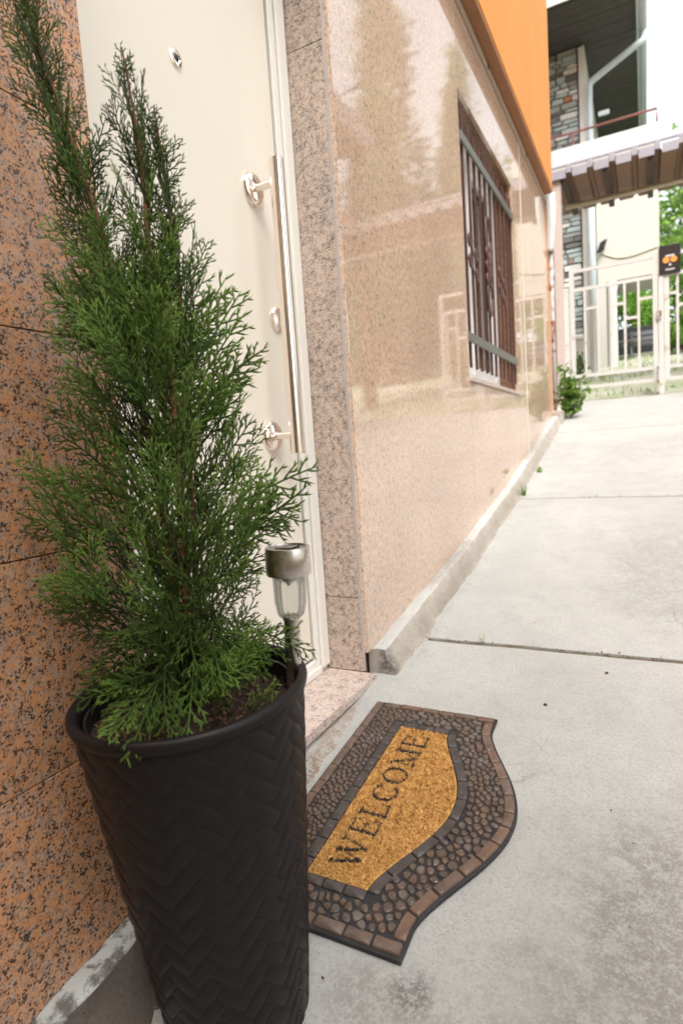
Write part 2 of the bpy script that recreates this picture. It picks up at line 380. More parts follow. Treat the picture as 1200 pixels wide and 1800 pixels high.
def rubberstone(name, col, dusty):
    b = NB(name)
    c = b.mix(b.ramp(b.noise(38, 5, .7), [(.35, 0), (.7, 1)]), col, dusty)
    c = b.mix(b.ramp(b.noise(260, 3, .7), [(.60, 0), (.75, .6)]), c, (.30, .25, .21))
    b.set(**{'Base Color': c, 'Roughness': .36}); b.bump(b.noise(330, 4), .3, .0010); return b.m
PEB = [rubberstone('rubber_pebble_a', (.078, .050, .036), (.125, .085, .060)), rubberstone('rubber_pebble_b', (.090, .053, .036), (.145, .092, .062)),
       rubberstone('rubber_pebble_c', (.065, .045, .036), (.105, .078, .062)), rubberstone('rubber_pebble_d', (.09, .068, .056), (.16, .128, .108))]
BRK = [rubberstone('rubber_brick_a', (.105, .064, .045), (.16, .108, .080)), rubberstone('rubber_brick_b', (.10, .062, .046), (.16, .112, .088)), rubberstone('rubber_brick_c', (.12, .068, .045), (.185, .115, .08))]
INB = rubberstone('rubber_inner_brick', (.04, .031, .029), (.075, .058, .052))
b = NB('coir'); c = b.ramp(b.math('ADD', b.math('MULTIPLY', b.noise(170, 4, .7), .5), b.math('MULTIPLY', b.noise(75, 3, .6), .5)), [(.34, (.33, .16, .045)), (.5, (.55, .30, .095)), (.66, (.70, .43, .16))]); b.set(**{'Base Color': c, 'Roughness': .9, 'Specular IOR Level': .2}); M['coir'] = b.m
b = NB('coir_dark'); c = b.ramp(b.noise(130, 4), [(.3, (.02, .013, .014)), (.62, (.045, .03, .028)), (.75, (.12, .06, .025))]); b.set(**{'Base Color': c, 'Roughness': .9}); M['coir_dark'] = b.m
b = NB('clear_plastic'); tr = b.n('ShaderNodeBsdfTransparent'); tr.inputs[0].default_value = (.93, .94, .93, 1); gl = b.n('ShaderNodeBsdfGlossy'); gl.inputs['Roughness'].default_value = .05
fr = b.n('ShaderNodeFresnel'); fr.inputs[0].default_value = 1.5; ms = b.n('ShaderNodeMixShader'); b.l(b.math('MULTIPLY', fr.outputs[0], .55, True), ms.inputs[0])
b.l(tr.outputs[0], ms.inputs[1]); b.l(gl.outputs[0], ms.inputs[2]); b.l(ms.outputs[0], b.out.inputs[0]); M['glass'] = b.m
M['panel_black'] = plain('panel_black', (.012, .012, .015), .12)
M['tile'] = plain('roof_tile', (.30, .12, .07), .8, var=.3, vs=8)
M['neigh_wall'] = plain('neighbour_wall', (.40, .27, .19), .9, var=.1)
M['wood_brown'] = plain('wood_brown', (.17, .085, .045), .7, var=.3)

# ------------------------------------------------------------------ ground
mb = MB()
xs = [-120, -40, -12, -6, .02, .6, 1.2, 2.0, 2.7, 6, 12, 40, 150]; ys = [-150, -40, -8, -4, -2, 0, .6, 1.2, 1.8, 2.5, 3.5, 4.5, 5.2, 6, 6.7, 7.5, 8.5, 10, 13, 16, 20, 26, 40, 90, 300]
for y in ys:
    for x in xs: mb.v.append((x, y, (G(max(y, -4)) if y > -4 else G(-4)) - .035))
nx = len(xs)
mb.f = [(j * nx + i, j * nx + i + 1, (j + 1) * nx + i + 1, (j + 1) * nx + i) for j in range(len(ys) - 1) for i in range(nx - 1)]; mb.mi = [0] * len(mb.f)
tag(obj('ground', mb, M['ground']), kind='structure')

pav = thing('pavement', (1.3, 2, 0), None, None); pav['kind'] = 'structure'
def slab(y0, y1, x0=.0, x1=2.6):
    m = MB(); nxs = [x0 + (x1 - x0) * i / 26 for i in range(27)]; n = max(2, int((y1 - y0) / .06)); nys = [y0 + (y1 - y0) * j / n for j in range(n + 1)]
    top = []
    for j, y in enumerate(nys):
        for i, x in enumerate(nxs):
            e = 1 if 0 < j < n else 0
            d = noise.noise(Vector((x * 1.7, y * 1.7, 2))) * .004 + noise.noise(Vector((x * 9, y * 9, 5))) * .0012
            yy = y + (0 if e else noise.noise(Vector((x * 14, y, 9))) * .005 + noise.noise(Vector((x * 45, y, 9))) * .0025)
            top.append((x, yy, G(y) + d - (0 if e else .004)))
    m.v = top; W = len(nxs)
    for j in range(n):
        for i in range(W - 1): m.f.append((j * W + i, j * W + i + 1, (j + 1) * W + i + 1, (j + 1) * W + i))
    for j in (0, n):                             # edge faces down into the joint
        b0 = len(m.v)
        for i in range(W): p = top[j * W + i]; m.v.append((p[0], p[1], p[2] - .04))
        for i in range(W - 1):
            q = (j * W + i, j * W + i + 1, b0 + i + 1, b0 + i); m.f.append(q if j else q[::-1])
    m.mi = [0] * len(m.f)
    return obj('slab', m, M['concrete'], pav, smooth=False, auto=35)
slab(-3.5, 1.803); slab(1.825, 3.538); slab(3.552, 5.30); slab(5.312, 6.72)
m = MB()
for yj in (1.814, 3.545, 5.306):
    pts = [(x, y) for x in np.linspace(.03, 2.6, 90) for y in (yj - .014, yj + .014)]
    b0 = len(m.v)
    for x, y in pts: m.v.append((x, y, G(y) - .010 + noise.noise(Vector((x * 30, y * 20, 1))) * .006))
    for i in range(89): m.f.append((b0 + 2 * i, b0 + 2 * i + 2, b0 + 2 * i + 3, b0 + 2 * i + 1)); m.mi.append(0)
o = obj('joint_dirt', m, M['joint'], pav, smooth=True); o['kind'] = 'stuff'
# crumbs and moss lying in the joints
m = MB(); rr = random.Random(3)
for yj, n in ((1.814, 420), (3.545, 160)):
    for _ in range(n):
        x = rr.uniform(.08, 2.4); y = yj + rr.gauss(0, .006); z = G(y) - .004
        if noise.noise(Vector((x * 6, yj, 0))) < -.12: continue
        s = rr.uniform(.0015, .0045); a = rr.uniform(0, 6.28)
        vs = [(x + s * math.cos(a + k * 2.1) * rr.uniform(.6, 1.3), y + s * math.sin(a + k * 2.1), z + rr.uniform(0, .003)) for k in range(3)] + [(x, y, z + s * rr.uniform(.8, 1.6))]
        m.add(vs, [(0, 1, 3), (1, 2, 3), (2, 0, 3)], rr.choice((0, 0, 1, 2)))
o = obj('joint_moss', m, [M['crumb'], M['joint'], M['leaf_mid']], pav); o['kind'] = 'stuff'

# kerb along the wall, and the older piece left of the door
def kerb(name, y0, y1, mats, wt=.042, wb=.078, seed=0, rough=.0038, split_top=False):
    m = MB(); n = int((y1 - y0) / .018); prof = 10
    for j in range(n + 1):
        y = lerp(y0, y1, j / n); k = K(y); g = G(y) - .004
        sec = [(-.012, g - .02), (-.012, k - .004), (.0, k - .001), (wt * .5, k), (wt * .96, k - .0005), (wt + .001, k - .003), (lerp(wt, wb, .35), lerp(k, g, .35)), (lerp(wt, wb, .7), lerp(k, g, .7)), (wb, g + .004), (wb + .012, g)]
        for i, (x, z) in enumerate(sec):
            a = 0 if i < 2 else 1
            d = noise.noise(Vector((x * 25, y * 13 + seed, z * 25))) * rough * 1.6 + noise.noise(Vector((x * 80, y * 60 + seed, z * 80))) * rough
            m.v.append((x + a * d * (1.2 if i > 4 else .3), y + (0 if 0 < j < n else d), z + a * d * (1 if i < 6 else .3)))
    for j in range(n):
        for i in range(prof - 1):
            m.f.append((j * prof + i, j * prof + i + 1, (j + 1) * prof + i + 1, (j + 1) * prof + i)); m.mi.append(1 if (split_top and i < 5) else 0)
    for j, fl in ((0, True), (n, False)):
        q = tuple(j * prof + i for i in range(prof)); m.f.append(q[::-1] if not fl else q); m.mi.append(0)
    m.f = [q[::-1] for q in m.f]
    o = obj(name, m, mats, None, auto=40); o['kind'] = 'structure'; return o
kerb('kerb', 1.563, 5.62, [M['kerb'], M['kerb_top']], seed=1, split_top=True)
kerb('kerb', -3.5, .690, [M['kerb_old'], M['splash']], wt=.046, wb=.095, seed=5, rough=.009, split_top=True)

# ------------------------------------------------------------------ the house
house = thing('house', (-.3, 1.5, 0), 'house with pink granite cladding, orange rendered upper storey and cream front door', 'house')
DY0, DY1 = .684, 1.535
WY0, WY1, WZ0, WZ1 = 2.85, 4.073, 1.02, 2.34
WT = 2.742
def panel(poly, mat, x0=-.02, x1=0.0, bev=.0012, name='granite_panel'):
    return obj(name, MB().prism_x(poly, x0, x1), mat, house, bevel=bev, segs=2)
def kline(ya, yb, n=8): return [(lerp(ya, yb, i / n), K(lerp(ya, yb, i / n)) - .004) for i in range(n + 1)]
# left wall tiles, in courses of 31 cm
zr = [.273 + .312 * i for i in range(9)]; g_ = .0009
yj = [-3.5, -2.2, -1.3, -.4, DY0]
for ya, yb in zip(yj, yj[1:]):
    panel(kline(ya + g_, yb - g_) + [(yb - g_, zr[0] - g_), (ya + g_, zr[0] - g_)], M['granite_left'])
    for za, zb in zip(zr, zr[1:]):
        panel([(ya + g_, za + g_), (yb - g_, za + g_), (yb - g_, min(zb, WT) - g_), (ya + g_, min(zb, WT) - g_)], M['granite_left'])
# wall right of the door: large polished slabs
E_ = .004
pw = M['granite_wall']
panel(kline(DY1 + .002, WY0 - .002, 16) + [(WY0 - .002, WT), (DY1 + .002, WT)], pw, bev=E_)
panel([(WY0, WZ1 + .001), (WY1, WZ1 + .001), (WY1, WT), (WY0, WT)], pw)
panel(kline(WY0, WY1, 14) + [(WY1, .998), (WY0, .998)], pw)
panel(kline(WY1 + .002, 4.376) + [(4.376, WT), (WY1 + .002, WT)], pw)
panel(kline(4.392, 5.56) + [(5.56, WT), (4.392, WT)], pw)
obj('joint_strip', MB().box((-.018, 4.3775, K(4.38)), (.003, 4.3905, WT)), M['silicone'], house)
# the reveal of the door (facing the camera), in three slabs, and its mirror image
for ys0, ys1 in ((DY1, DY1 + .02), (DY0 - .02, DY0)):
    for za, zb in ((.034, .262), (.264, 1.826), (1.828, WT)):
        obj('reveal_panel', MB().box((-.17, ys0, za), (-.0205 if ys0 < 1 else -.0205, ys1, zb)), M['granite_reveal'], house, bevel=.001)
# edge of the corner slab, its sky reflection painted in as pale grey
obj('corner_edge', MB().box((-.0200, DY1 + .0005, .036), (-.0120, DY1 + .0019, WT)), M['edge_reflection'], house)
# wall body behind the cladding
m = MB()
m.box((-6, -3.5, -.6), (-.022, DY0 - .022, WT)); m.box((-6, DY1 + .022, -.3), (-.022, WY0 - .03, WT)); m.box((-6, WY1 + .03, .1), (-.022, 5.555, WT))
m.box((-6, WY0 - .03, -.1), (-.022, WY1 + .03, WZ0 - .03)); m.box((-6, WY0 - .03, WZ1 + .03), (-.022, WY1 + .03, WT)); m.box((-6, WY0 - .03, WZ0 - .03), (-.5, WY1 + .03, WZ1 + .03))
m.box((-6, DY0 - .022, -.3), (-.24, DY1 + .022, WT)); m.box((-.24, DY0 - .022, -.3), (-.022, DY1 + .022, -.02)); m.box((-.24, DY0 - .022, 2.2), (-.022, DY1 + .022, WT))
obj('wall', m, M['core'], house)
# orange end strip, upper storey, soffit and rail
obj('corner_render', MB().box((-6, 5.562, .5), (-.004, 5.70, 2.742)), M['orange'], house)
obj('upper_storey', MB().box((-6, -3.5, 2.77), (.079, 5.46, 7.2)), M['orange'], house, bevel=.006)
obj('soffit', MB().box((-.02, -3.5, 2.7455), (.074, 5.45, 2.7690)), M['soffit_brown'], house)
obj('wall_rail', MB().box((.001, 1.3, 2.722), (.016, 5.56, 2.743)), M['rail'], house, bevel=.003)
for y in (2.3, 3.45, 4.6): obj('rail_clip', MB().box((.0165, y - .012, 2.719), (.020, y + .012, 2.7445)), M['gasket'], house)

# doorstep and apron
obj('doorstep', MB().box((-.24, DY0 + .001, .008), (.024, DY1 - .002, .034)), M['granite_step'], house, bevel=.002)
m = MB()
def apron_z(x, y): return lerp(min(.006, G(y) + .06), G(y) - .008, max(0, min(1, (x + .0) / .085)) ** .8) + noise.noise(Vector((x * 40, y * 25, 4))) * .006 + noise.noise(Vector((x * 110, y * 90, 4))) * .0025
NX, NY = 14, 64
for j in range(NY + 1):
    for i in range(NX + 1):
        x = lerp(-.02, .10, i / NX); y = lerp(.692, 1.556, j / NY); m.v.append((x, y, apron_z(x, y)))
for j in range(NY):
    for i in range(NX):
        m.f.append((j * (NX + 1) + i, j * (NX + 1) + i + 1, (j + 1) * (NX + 1) + i + 1, (j + 1) * (NX + 1) + i)); yc = lerp(.692, 1.556, (j + .5) / NY); xc = lerp(-.02, .10, (i + .5) / NX)
        m.mi.append(1 if yc < 1.24 + .06 * noise.noise(Vector((xc * 30, yc * 20, 0))) and xc > .028 + .02 * noise.noise(Vector((yc * 14, 0, 3))) else 0)
tag(obj('apron', m, [M['apron'], M['apron']], None, smooth=True), kind='structure')

# front door: the leaf carries its fittings
XD = -.145
LY1, LZ0 = 1.4515, .090
leaf = MB().box((-.20, DY0 + .055, LZ0), (XD, LY1, 2.12))
door = obj('front_door', leaf, M['door'], house, bevel=.004)
m = MB()                                         # frame with an outer lip
m.box((-.20, LY1 + .0115, .034), (XD + .003, 1.5325, 2.19)); m.box((-.20, DY0 + .0015, .034), (XD + .003, DY0 + .0495, 2.19)); m.box((-.20, DY0 + .0515, .034), (XD + .003, LY1 + .0095, LZ0 - .008)); m.box((-.20, DY0 + .0515, 2.126), (XD + .003, LY1 + .0095, 2.19))
obj('door_frame', m, M['frame'], door, bevel=.005, segs=3)
m = MB(); m.box((XD + .003, 1.487, .05), (XD + .014, 1.5315, 2.19)); m.box((XD + .003, DY0 + .003, .0345), (XD + .012, 1.485, .060))
obj('frame_lip', m, M['frame'], door, bevel=.004, segs=3)
m = MB(); m.box((-.205, LY1 + .0005, .05), (XD - .008, LY1 + .011, 2.12)); m.box((-.205, DY0 + .052, LZ0 - .0075), (XD - .008, LY1, LZ0 - .0005))
obj('gasket', m, M['gasket'], door)
HB = -.067; HY = 1.326; BZ0, BZ1 = .705, 1.447
obj('pull_bar', MB().lathe([(.0168, BZ0), (.0186, BZ0 + .002), (.0186, BZ1 - .002), (.0168, BZ1)], 40, (HB, HY, 0)), M['chrome'], door, auto=35)
for z in (.756, 1.392):
    obj('rosette', MB().lathe([(.0420, 0), (.0420, .005), (.039, .010), (.030, .0145), (.0105, .0170)], 40, (XD, HY, z), (1, 0, 0)), M['chrome'], door, auto=35)
    obj('standoff', MB().lathe([(.0110, .015), (.0095, .022), (.0095, HB - XD - .015)], 24, (XD, HY, z), (1, 0, 0)), M['chrome'], door, auto=35)
obj('lock_rosette', MB().lathe([(.035, 0), (.035, .004), (.030, .009), (.012, .0105), (.011, .007)], 36, (XD, 1.397, 1.074), (1, 0, 0)), M['chrome'], door, auto=35)
obj('peephole', MB().lathe([(.0190, 0), (.0190, .0025), (.0165, .0045), (.0105, .0052), (.0088, .003)], 32, (XD, 1.070, 1.576), (1, 0, 0)), M['chrome'], door, auto=35)
obj('peephole_lens', MB().lathe([(.0084, .0028), (.006, .0048), (.002, .0056)], 24, (XD, 1.070, 1.576), (1, 0, 0)), M['panel_black'], door, smooth=True)

# window with its grille
obj('window_sill', MB().box((-.16, WY0 - .012, 1.000), (.020, WY1 + .022, 1.0185)), M['granite_step'], house, bevel=.003)
for nm, a, b_ in (('window_reveal', (-.16, WY1 - .0005, 1.019), (-.0205, WY1 + .018, 2.339)), ('window_reveal', (-.16, WY0 - .018, 1.019), (-.0205, WY0 + .0005, 2.339)), ('window_reveal', (-.16, WY0 - .017, WZ1 - .0005), (-.0205, WY1 + .017, WZ1 + .018))):
    obj(nm, MB().box(a, b_), M['granite_brown'], house)
XW = -.12
m = MB(); t = .065
m.box((-.19, WY0 + .001, 1.0195), (XW, WY1 - .001, 1.0195 + .075)); m.box((-.19, WY0 + .001, WZ1 - .062), (XW, WY1 - .001, WZ1 - .001))
m.box((-.19, WY0 + .001, 1.095), (XW, WY0 + .10, WZ1 - .0625)); m.box((-.19, WY1 - t, 1.095), (XW, WY1 - .001, WZ1 - .0625)); m.box((-.19, 3.42, 1.095), (XW + .002, 3.51, WZ1 - .0625))
win = obj('window', m, M['pvc_white'], house, bevel=.004)
for ya, yb in ((WY0 + .10, 3.42), (3.51, WY1 - t)):
    obj('pane', MB().box((-.17, ya, 1.095), (-.164, yb, WZ1 - .0625)), M['pane_clear'], win)
    m = MB(); w_ = .05
    for a, b_ in (((ya + .001, 1.096), (yb - .001, 1.096 + w_)), ((ya + .001, WZ1 - .0635 - w_), (yb - .001, WZ1 - .0635)), ((ya + .001, 1.1315), (ya + w_, WZ1 - .099)), ((yb - w_, 1.1315), (yb - .001, WZ1 - .099))): m.box((-.158, a[0], a[1]), (-.130, b_[0], b_[1]))
    obj('sash', m, M['pvc_white'], win, bevel=.003)
m = MB()                                         # pleated curtains behind the glass; the low one imitates a bright reflection
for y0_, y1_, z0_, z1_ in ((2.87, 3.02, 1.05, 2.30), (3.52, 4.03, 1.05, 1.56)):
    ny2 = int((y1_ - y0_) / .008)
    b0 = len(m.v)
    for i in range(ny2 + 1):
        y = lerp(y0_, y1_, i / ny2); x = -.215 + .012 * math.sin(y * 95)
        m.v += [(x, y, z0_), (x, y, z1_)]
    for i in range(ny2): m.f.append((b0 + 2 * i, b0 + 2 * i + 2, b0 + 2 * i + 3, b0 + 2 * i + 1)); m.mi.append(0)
obj('curtain_reflection', m, M['curtain_reflection'], house, smooth=True)
grille = obj('window_grille', MB().box((-.004, WY0 + .006, 2.113), (.007, WY1 - .012, 2.157)), M['flat_bar'], house, bevel=.001)
obj('cross_bar', MB().box((-.004, WY0 - .004, 1.193), (.007, WY1 - .020, 1.237)), M['flat_bar'], grille, bevel=.001)
gx = -.012
ybars = [2.925 + .112 * i for i in range(11)]
for i, y in enumerate(ybars):
    m = MB(); m.box((gx - .006, y - .006, 1.075), (gx + .006, y + .006, 2.25))
    obj('grille_bar', m, M['iron'], grille)
def ring(cy, cz, ry, rz, a0=0, a1=360, n=22, rad=.006):
    return [(gx + .006, cy + ry * math.cos(math.radians(lerp(a0, a1, i / n))), cz + rz * math.sin(math.radians(lerp(a0, a1, i / n)))) for i in range(n + 1)]
yc = 3.373
for z, rz in ((1.81, .115), (1.50, .10)):
    obj('grille_loop', MB().tube(ring(yc, z, .055, rz), .007, 8), M['iron'], grille, smooth=True)
def scroll(cy, cz, s, flip):
    pts = []
    for i in range(30):
        a = i / 29 * 4.2 * math.pi; r_ = .045 * s * (1 - i / 40)
        pts.append((gx + .008, cy + flip * r_ * math.cos(a), cz + r_ * math.sin(a)))
    return pts
m = MB()
for dz in (-.07, .0, .07): m.tube(scroll(yc - .03, 1.655 + dz, .9, 1), .007, 6); m.tube(scroll(yc + .03, 1.655 + dz, .9, -1), .007, 6)
m.lathe([(.012, -.09), (.024, -.05), (.014, 0), (.024, .05), (.012, .09)], 12, (gx + .005, yc, 1.655))
obj('grille_rosette', m, M['iron'], grille, smooth=True)
for cy, cz in ((2.98, 1.645), (3.09, 1.60), (3.65, 1.645), (3.76, 1.60)):
    m = MB(); m.tube(scroll(cy, cz + .05, .8, 1), .006, 6); m.tube(scroll(cy, cz - .05, .8, -1), .006, 6)
    obj('grille_scroll', m, M['iron'], grille, smooth=True)

# pole and rain pipe at the corner of the house
t = thing('corner_downpipe', (.03, 5.72, G(5.72)), 'white plastic rain pipe elbow above a rusty grey pole at the far wall corner', 'downpipe')
obj('pipe_bend', MB().tube(catmull([(.035, 5.60, 2.80), (.035, 5.62, 2.66), (.02, 5.66, 2.50), (.0, 5.70, 2.36)], 5), .048, 14), M['pipe_white'], t, smooth=True)
obj('pole', MB().tube([(.018, 5.72, G(5.72) - .01), (.018, 5.72, 2.40)], .019, 12), M['rusty'], t, smooth=True)
obj('pole_foot', MB().box((-.02, 5.625, G(5.6) - .02), (.085, 5.80, G(5.7) + .11)), M['kerb'], t, bevel=.012)

# ------------------------------------------------------------------ planter
P_TOP = Vector((.200, .574, .404)); P_BOT = Vector((.214, .597, -.0925)); R_TOP, R_BOT = .152, .098
pot = thing('planter', tuple(P_BOT), 'tall tapered black planter with a woven basket relief and round rim', 'planter')
ax = (P_TOP - P_BOT); PH = ax.length; ax.normalize(); px_ = Vector((1, 0, 0)); px_ = (px_ - ax * px_.dot(ax)).normalized(); py_ = ax.cross(px_)
def pot_r(h): return lerp(R_BOT, R_TOP, (h / PH) ** .92)
NU, NV = 640, 400; CELLS = 24
us = np.arange(NU) / NU; hs_ = np.linspace(0.0, PH - .016, NV)
U, Hh = np.meshgrid(us, hs_)
Rr = R_BOT + (R_TOP - R_BOT) * (Hh / PH) ** .92
cu = U * CELLS; cv = Hh / .0335
a_ = cu + cv; b_ = cu - cv
fa, fb = a_ - np.floor(a_), b_ - np.floor(b_)
# long leather-like strips in a 2/2 twill, seen as chevrons
over = (np.floor(a_) + np.floor(b_)) % 4 < 2
def strip(f, g, idx): 
    crown = 1 - np.abs(2 * f - 1) ** 3.0
    return crown
ph_a = ((np.floor(a_) + np.floor(b_)) % 4 + fb) / 2          # position along the over-run of an a strip
ph_b = (((np.floor(a_) + np.floor(b_)) % 4 - 2) + fa) / 2
ha = strip(fa, fb, 0) * (.45 + .55 * np.sin(np.pi * np.clip(ph_a, 0, 1)) ** .8)
hb = strip(fb, fa, 0) * (.45 + .55 * np.sin(np.pi * np.clip(ph_b, 0, 1)) ** .8)
hgt = np.where(over, ha, hb)
fade = np.clip((PH - .016 - Hh) / .010, 0, 1)
Rr = Rr + .0023 * hgt * (.25 + .75 * fade)
ang = U * 2 * np.pi
O = np.array(P_BOT)
V = O + Hh[..., None] * np.array(ax) + Rr[..., None] * (np.cos(ang)[..., None] * np.array(px_) + np.sin(ang)[..., None] * np.array(py_))
m = MB(); m.v = [tuple(p) for p in V.reshape(-1, 3)]
idx = np.arange(NU * NV).reshape(NV, NU); nxt = np.roll(idx, -1, 1)
F = np.stack([idx[:-1], nxt[:-1], nxt[1:], idx[1:]], -1).reshape(-1, 4); m.f = F.tolist() + [list(range(NU - 1, -1, -1))]; m.mi = [0] * len(m.f)
obj('pot_body', m, M['pot'], pot, smooth=True)
h0 = PH - .018
obj('rim', MB().lathe([(pot_r(h0) - .004, h0 - .004), (pot_r(h0) + .003, h0), (R_TOP + .0042, PH - .0135), (R_TOP + .0054, PH - .009), (R_TOP + .0048, PH - .004), (R_TOP + .0018, PH - .0006), (R_TOP - .003, PH), (R_TOP - .0075, PH - .004), (R_TOP - .010, PH - .018), (R_TOP - .012, PH - .060)], 96, tuple(P_BOT), tuple(ax), cap=False), M['pot'], pot, auto=50)
obj('liner', MB().lathe([(R_TOP - .0125, PH - .062), (R_TOP - .0125, PH - .020), (R_TOP - .014, PH - .016), (R_TOP - .017, PH - .017), (R_TOP - .020, PH - .066)], 80, tuple(P_BOT), tuple(ax), cap=False), M['liner'], pot, auto=50)
m = MB(); hsoil = PH - .040
rings = [0, .02, .04, .06, .08, .10, .115, .126, .134]
for r_ in rings:
    for k in range(48):
        c = 2 * math.pi * k / 48; p = P_BOT + ax * (hsoil + .010 * (1 - (r_ / .134) ** 2) + noise.noise(Vector((r_ * math.cos(c) * 30, r_ * math.sin(c) * 30, 0))) * .006) + (px_ * math.cos(c) + py_ * math.sin(c)) * r_
        m.v.append(tuple(p))
for i in range(len(rings) - 1):
    for k in range(48): m.f.append((i * 48 + k, i * 48 + (k + 1) % 48, (i + 1) * 48 + (k + 1) % 48, (i + 1) * 48 + k)); m.mi.append(0)
m.f = [q[::-1] for q in m.f]
obj('soil', m, M['soil'], pot, smooth=True)
m = MB(); rr = random.Random(5)
for _ in range(2600):
    r_ = .132 * math.sqrt(rr.random()); c = rr.uniform(0, 6.28); p = P_BOT + ax * (hsoil + .010 * (1 - (r_ / .134) ** 2) + rr.uniform(-.002, .004)) + (px_ * math.cos(c) + py_ * math.sin(c)) * r_
    s = rr.uniform(.0012, .0042); e = [Vector((rr.gauss(0, 1), rr.gauss(0, 1), rr.gauss(0, .5))).normalized() * s * rr.uniform(.5, 1.4) for _ in range(4)]
    m.add([p + q for q in e], [(0, 1, 2), (0, 2, 3), (0, 3, 1), (1, 3, 2)])
o = obj('soil_crumbs', m, M['crumb'], pot); o['kind'] = 'stuff'

# ------------------------------------------------------------------ thuja
RH = Vector((.885, .466, 0)); FH = Vector((-.466, .885, 0)); TB = Vector((.2, .574, 0))
def L3(s, t, z): return TB + RH * s + FH * t + Vector((0, 0, z))
thuja = thing('thuja', tuple(L3(0, 0, .37)), 'young green thuja conifer with feathery scale leaves growing in the black planter', 'shrub')
leaders = [catmull([L3(-.004, 0, .365), L3(-.012, .004, .55), L3(-.030, .006, .80), L3(-.052, .004, .97), L3(-.078, 0, 1.09), L3(-.104, 0, 1.20), L3(-.126, 0, 1.33)], 10),
           catmull([L3(.004, 0, .365), L3(.008, -.004, .60), L3(.016, -.010, .84), L3(.004, -.010, .97), L3(.002, 0, 1.08), L3(-.010, .004, 1.21)], 10),
           catmull([L3(.010, .01, .365), L3(.020, .012, .62), L3(.030, .012, .85), L3(.030, .010, 1.0), L3(.022, .006, 1.14)], 10)]
m = MB()
for ld, r0 in zip(leaders, (.0060, .0065, .0045)): m.tube(ld, [lerp(r0, .0011, (i / (len(ld) - 1)) ** .8) for i in range(len(ld))], 8)
obj('stem', m, M['bark_red'], thuja, smooth=True)
def leader_at(ld, z):
    for a, b in zip(ld, ld[1:]):
        if a.z <= z <= b.z: return a.lerp(b, (z - a.z) / max(1e-6, b.z - a.z))
    return ld[-1] if z > ld[-1].z else ld[0]

def spray_mesh(name, seed, L=.115, width=.052, bend=.0):
    rr = random.Random(seed); V = []; F = []; T = []
    def seg(pts, rads, tip):
        b0 = len(V); n = len(pts)
        for i, p in enumerate(pts):
            t = (pts[min(i + 1, n - 1)] - pts[max(i - 1, 0)]).normalized(); zx = Vector((0, 0, 1)); x = t.cross(zx).normalized()
            if i == n - 1:
                V.append(p); T.append(tip[i]); continue
            for k in range(3):
                c = 2 * math.pi * k / 3 + .5
                V.append(p + (x * math.cos(c) * 1.5 + zx * math.sin(c) * .85) * rads[i]); T.append(tip[i])
        for i in range(n - 2):
            for k in range(3):
                l = (k + 1) % 3; F.append((b0 + i * 3 + k, b0 + i * 3 + l, b0 + (i + 1) * 3 + l, b0 + (i + 1) * 3 + k))
        e = b0 + (n - 2) * 3; q = b0 + (n - 2) * 3 + 3
        for k in range(3): F.append((e + k, e + (k + 1) % 3, q))
    def curve(p, d, l, n, turn, zc):
        pts = [p.copy()]; d = d.copy()
        for i in range(n):
            a = turn / n; d = Vector((d.x * math.cos(a) - d.y * math.sin(a), d.x * math.sin(a) + d.y * math.cos(a), d.z + zc / n)).normalized()
            p = p + d * (l / n); pts.append(p.copy())
        return pts
    def at(pts, t):
        f = t * (len(pts) - 1); i = min(int(f), len(pts) - 2); a, b = pts[i], pts[i + 1]
        return a.lerp(b, f - i), (b - a).normalized()
    def rot(d, a): return Vector((d.x * math.cos(a) - d.y * math.sin(a), d.x * math.sin(a) + d.y * math.cos(a), d.z + rr.uniform(-.12, .12))).normalized()
    main = curve(Vector((0, 0, 0)), Vector((0, 1, 0)), L, 8, bend, rr.uniform(-.3, .3))
    seg(main, [lerp(.00105, .0007, i / 8) for i in range(9)], [i / 8 * .8 for i in range(9)])
    nb = int(L / .0086); side = rr.choice((-1, 1))
    for i in range(1, nb):
        t = (i + rr.uniform(-.25, .25)) / nb
        if rr.random() < .06: continue
        side = -side; p, d = at(main, min(max(t, .02), .98))
        env = (math.sin(math.pi * min(1, t * .80 + .16)) ** .8) * (1 - .30 * t)
        l = width * env * rr.uniform(.75, 1.2)
        if l < .006: continue
        d2 = rot(d, side * math.radians(rr.uniform(34, 50)))
        br = curve(p, d2, l, 4, -side * rr.uniform(.1, .45), rr.uniform(-.2, .2))
        seg(br, [lerp(.0009, .00065, k / 4) for k in range(5)], [lerp(t * .5, 1, k / 4) for k in range(5)])
        ns = int(l / .0072); s2 = rr.choice((-1, 1))
        for j in range(1, ns):
            tt = j / ns + rr.uniform(-.03, .03); s2 = -s2
            pp, dd = at(br, tt)
            ll = min(.021, l * .50) * (1 - .45 * tt) * rr.uniform(.6, 1.25)
            d3 = rot(dd, s2 * math.radians(rr.uniform(30, 48)))
            tw = curve(pp, d3, ll, 2, -s2 * .2, 0)
            seg(tw, [.00078, .00085, .0003], [t * .4 + tt * .4, .7, 1.0])
            if ll > .010 and rr.random() < .6:
                p4, d4 = at(tw, .45); seg(curve(p4, rot(d4, -s2 * .7), ll * .5, 2, 0, 0), [.0007, .0008, .0003], [.6, .8, 1.0])
    me = bpy.data.meshes.new(name); me.from_pydata([tuple(v) for v in V], [], F); me.materials.append(M['thuja'])
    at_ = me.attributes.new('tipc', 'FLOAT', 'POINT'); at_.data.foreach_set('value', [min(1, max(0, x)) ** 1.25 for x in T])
    me.polygons.foreach_set('use_smooth', [True] * len(me.polygons)); me.update(); return me
